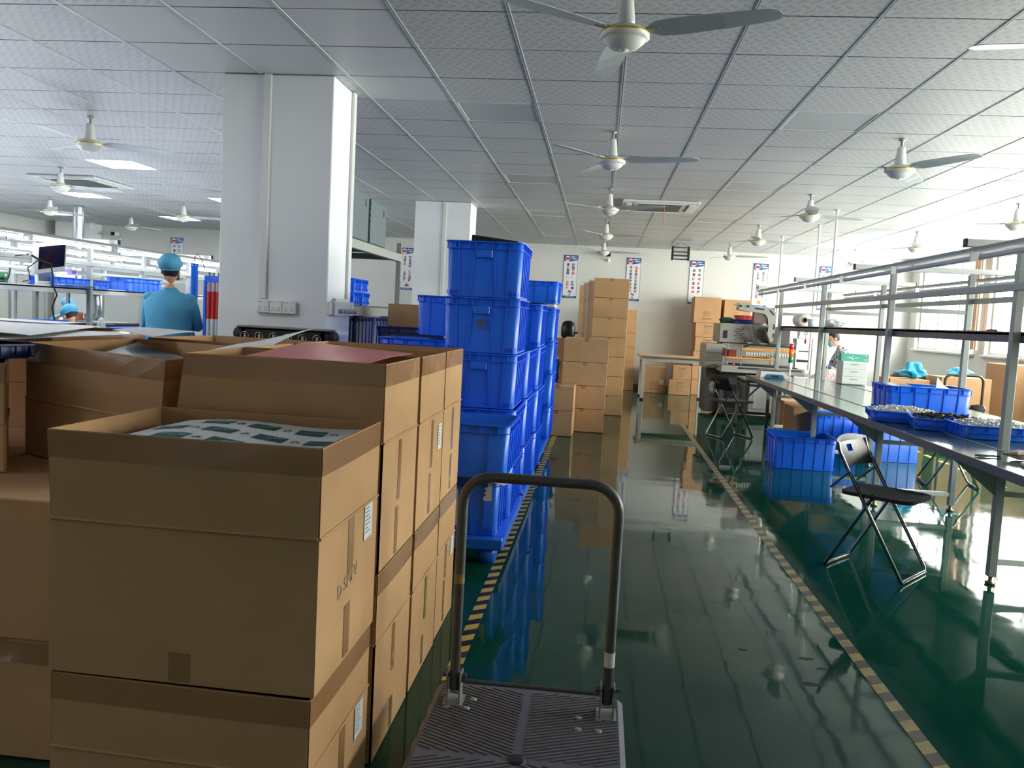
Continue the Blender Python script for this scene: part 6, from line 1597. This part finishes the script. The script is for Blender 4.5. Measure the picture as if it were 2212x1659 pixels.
    if mask:
        mm = MB(); mm.grid(lambda u, v: Vector((.070*math.sin((u-.5)*2.4)*(1-.1*v), .036+.095*math.cos((u-.5)*2.4)-.006*abs(v-.5), .018+v*.082)), 12, 4)
        place(mm, 'face_mask', mat('mask_blue', (.62, .80, .85), .7))
        st_ = MB()
        for x in (-1, 1): st_.tube([(x*.065, .07, .085), (x*.080, .015, .105)], .0018, 4).tube([(x*.062, .07, .03), (x*.080, .01, .08)], .0018, 4)
        place(st_, 'mask_strap', PAPER)
    # clothing lofts over the body
    def loft(nm, secs, m_, n=24, fold=.0):
        vs = []; fs = []
        for si, (ctr, rx, ry) in enumerate(secs):
            for k in range(n):
                a = 2*PI*k/n; f_ = 1+fold*math.sin(5*a+si*1.1)+fold*.6*math.sin(9*a-si*.8)
                q = Vector((ctr[0]+rx*f_*math.cos(a), 0, 0)); yy = ry*f_*math.sin(a)
                vs.append(((q.x)*hh, (ctr[1]+yy*c)*hh, (ctr[2]-yy*s)*hh))
        for i in range(len(secs)-1):
            for k in range(n):
                l = (k+1) % n; fs.append((i*n+k, i*n+l, (i+1)*n+l, (i+1)*n+k))
        mb = MB().add(vs, fs, True); return mb
    sm_ = loft('smock', [(up(-.16 if not sit else -.02), .20, .145), (up(.0), .195, .14), (up(.12), .195, .135), (up(.24), .200, .138), (up(.34), .212, .14), (up(.41), .226, .125), (up(.455), .212, .105), (up(.485), .165, .092), (up(.508), .105, .078), (up(.52), .066, .062), (up(.545), .060, .058)], top, fold=.018)
    for S in 'LR':
        p = [Vector(J[k+S]) for k in ('sh', 'el', 'wr')]
        path = [p[0]+(Vector((0, 0, .0))), p[0].lerp(p[1], .3), p[0].lerp(p[1], .7), p[1], p[1].lerp(p[2], .4), p[1].lerp(p[2], .92)]
        sm_.tube(path, [.060*hh, .066*hh, .062*hh, .058*hh, .052*hh, .038*hh], 14)
        ell(sm_, tuple(p[0]), (.064*hh, .064*hh, .050*hh), 14, 8)
    sm_.build('smock' if top is CLOTHB else 'shirt', top, t)
    cm = MB(); cc = Vector(up(.515))*hh
    cm.tube([(cc.x+.068*hh*math.cos(a), cc.y+.062*hh*math.sin(a), cc.z+.008*math.sin(a)) for a in [2*PI*k/16 for k in range(16)]], .014*hh, 6, closed=True)
    cm.build('collar', collar or top, t)
    tr = MB()
    for S in 'LR':
        p = [Vector(J[k+S]) for k in ('hi', 'kn', 'an')]
        tr.tube([p[0]+Vector((0, 0, .04 if not sit else 0)), p[0].lerp(p[1], .5), p[1], p[1].lerp(p[2], .5), p[2]], [.105*hh, .090*hh, .072*hh, .064*hh, .058*hh], 14)
        ell(tr, tuple(p[0]), (.11*hh, .11*hh, .11*hh), 12, 8); ell(tr, tuple(p[1]), (.073*hh,)*3, 12, 8)
    tr.build('trousers', legs, t)
    sh_ = MB()
    for S in 'LR':
        a, b2 = Vector(J['an'+S]), Vector(J['to'+S]); sh_.box(a.x, (a.y+b2.y)/2+.005, .040, .095, .27, .078, bev=.02)
    sh_.build('shoes', BLACK, t)
    return t
person('standing worker in blue smock and cap seen from behind, before the left bench', (-3.88, 7.20, .001), R(14), 'stand', hh=1.0)
def stool(x, y, rz=0, lab='x'):
    t = thing('stool', lab, 'stool', (x, y, 0), rz)
    MB().lathe([(0, .405), (.16, .405), (.17, .42), (.16, .44), (0, .44)], 18).build('seat', BLACK, t)
    for a in range(4): MB().tube([(.11*math.cos(a*PI/2+.78), .11*math.sin(a*PI/2+.78), .404), (.18*math.cos(a*PI/2+.78), .18*math.sin(a*PI/2+.78), .011)], .010, 8).build('leg', CHROME, t)
person('seated worker in blue smock and cap seen from the side, far left', (-9.06, 13.0, .0), R(-80), 'sit', lean=.30, head_down=.25, hh=.98)
stool(-9.06, 13.0, 0, 'stool under the seated worker at far left')
person('worker in blue seated beyond the nearest bench, mostly hidden by the standing one', (-6.35, 9.75, .0), R(70), 'sit', lean=.35, head_down=.3, hh=.95)
stool(-6.35, 9.75, 0, 'stool of the hidden worker beyond the nearest left bench')
def pattern_mat(name, c1, c2, sc, kind):
    m = mat(name, c1, .8); nt = m.node_tree; b = nt.nodes['Principled BSDF']; tc = nt.nodes.new('ShaderNodeTexCoord')
    if kind == 'floral':
        n = nt.nodes.new('ShaderNodeTexVoronoi'); n.inputs['Scale'].default_value = sc; o_ = n.outputs['Distance']; lo, hi = .28, .34
    else:
        n = nt.nodes.new('ShaderNodeTexChecker'); n.inputs['Scale'].default_value = sc; o_ = n.outputs['Fac']; lo, hi = .4, .6
    nt.links.new(tc.outputs['Object'], n.inputs['Vector'])
    cr = nt.nodes.new('ShaderNodeValToRGB'); cr.color_ramp.elements[0].position = lo; cr.color_ramp.elements[1].position = hi
    cr.color_ramp.elements[0].color = (*lin(c2), 1); cr.color_ramp.elements[1].color = (*lin(c1), 1)
    nt.links.new(o_, cr.inputs[0]); nt.links.new(cr.outputs[0], b.inputs['Base Color']); return m
PLAID = pattern_mat('navy_plaid_cloth', (.80, .82, .86), (.22, .26, .42), 22, 'plaid')
FLOR = pattern_mat('pink_floral_cloth', (.88, .82, .82), (.70, .28, .36), 55, 'floral')
person('man in plaid shirt and face mask seen in profile between the right bench posts', (4.03, 14.0, .0), R(88), 'sit', top=PLAID, cap=None, lean=.22, head_down=.35, hh=1.10)
stool(4.03, 14.0, 0, 'stool under the man in the plaid shirt')
person('person in pink floral top bending over, behind the right bench posts', (2.96, 12.30, .0), R(-86), 'sit', top=FLOR, cap=mat('grey_cap', (.72, .70, .74), .8), lean=.95, head_down=-.1, hh=.98)
stool(2.96, 12.30, 0, 'stool under the person in the floral top')
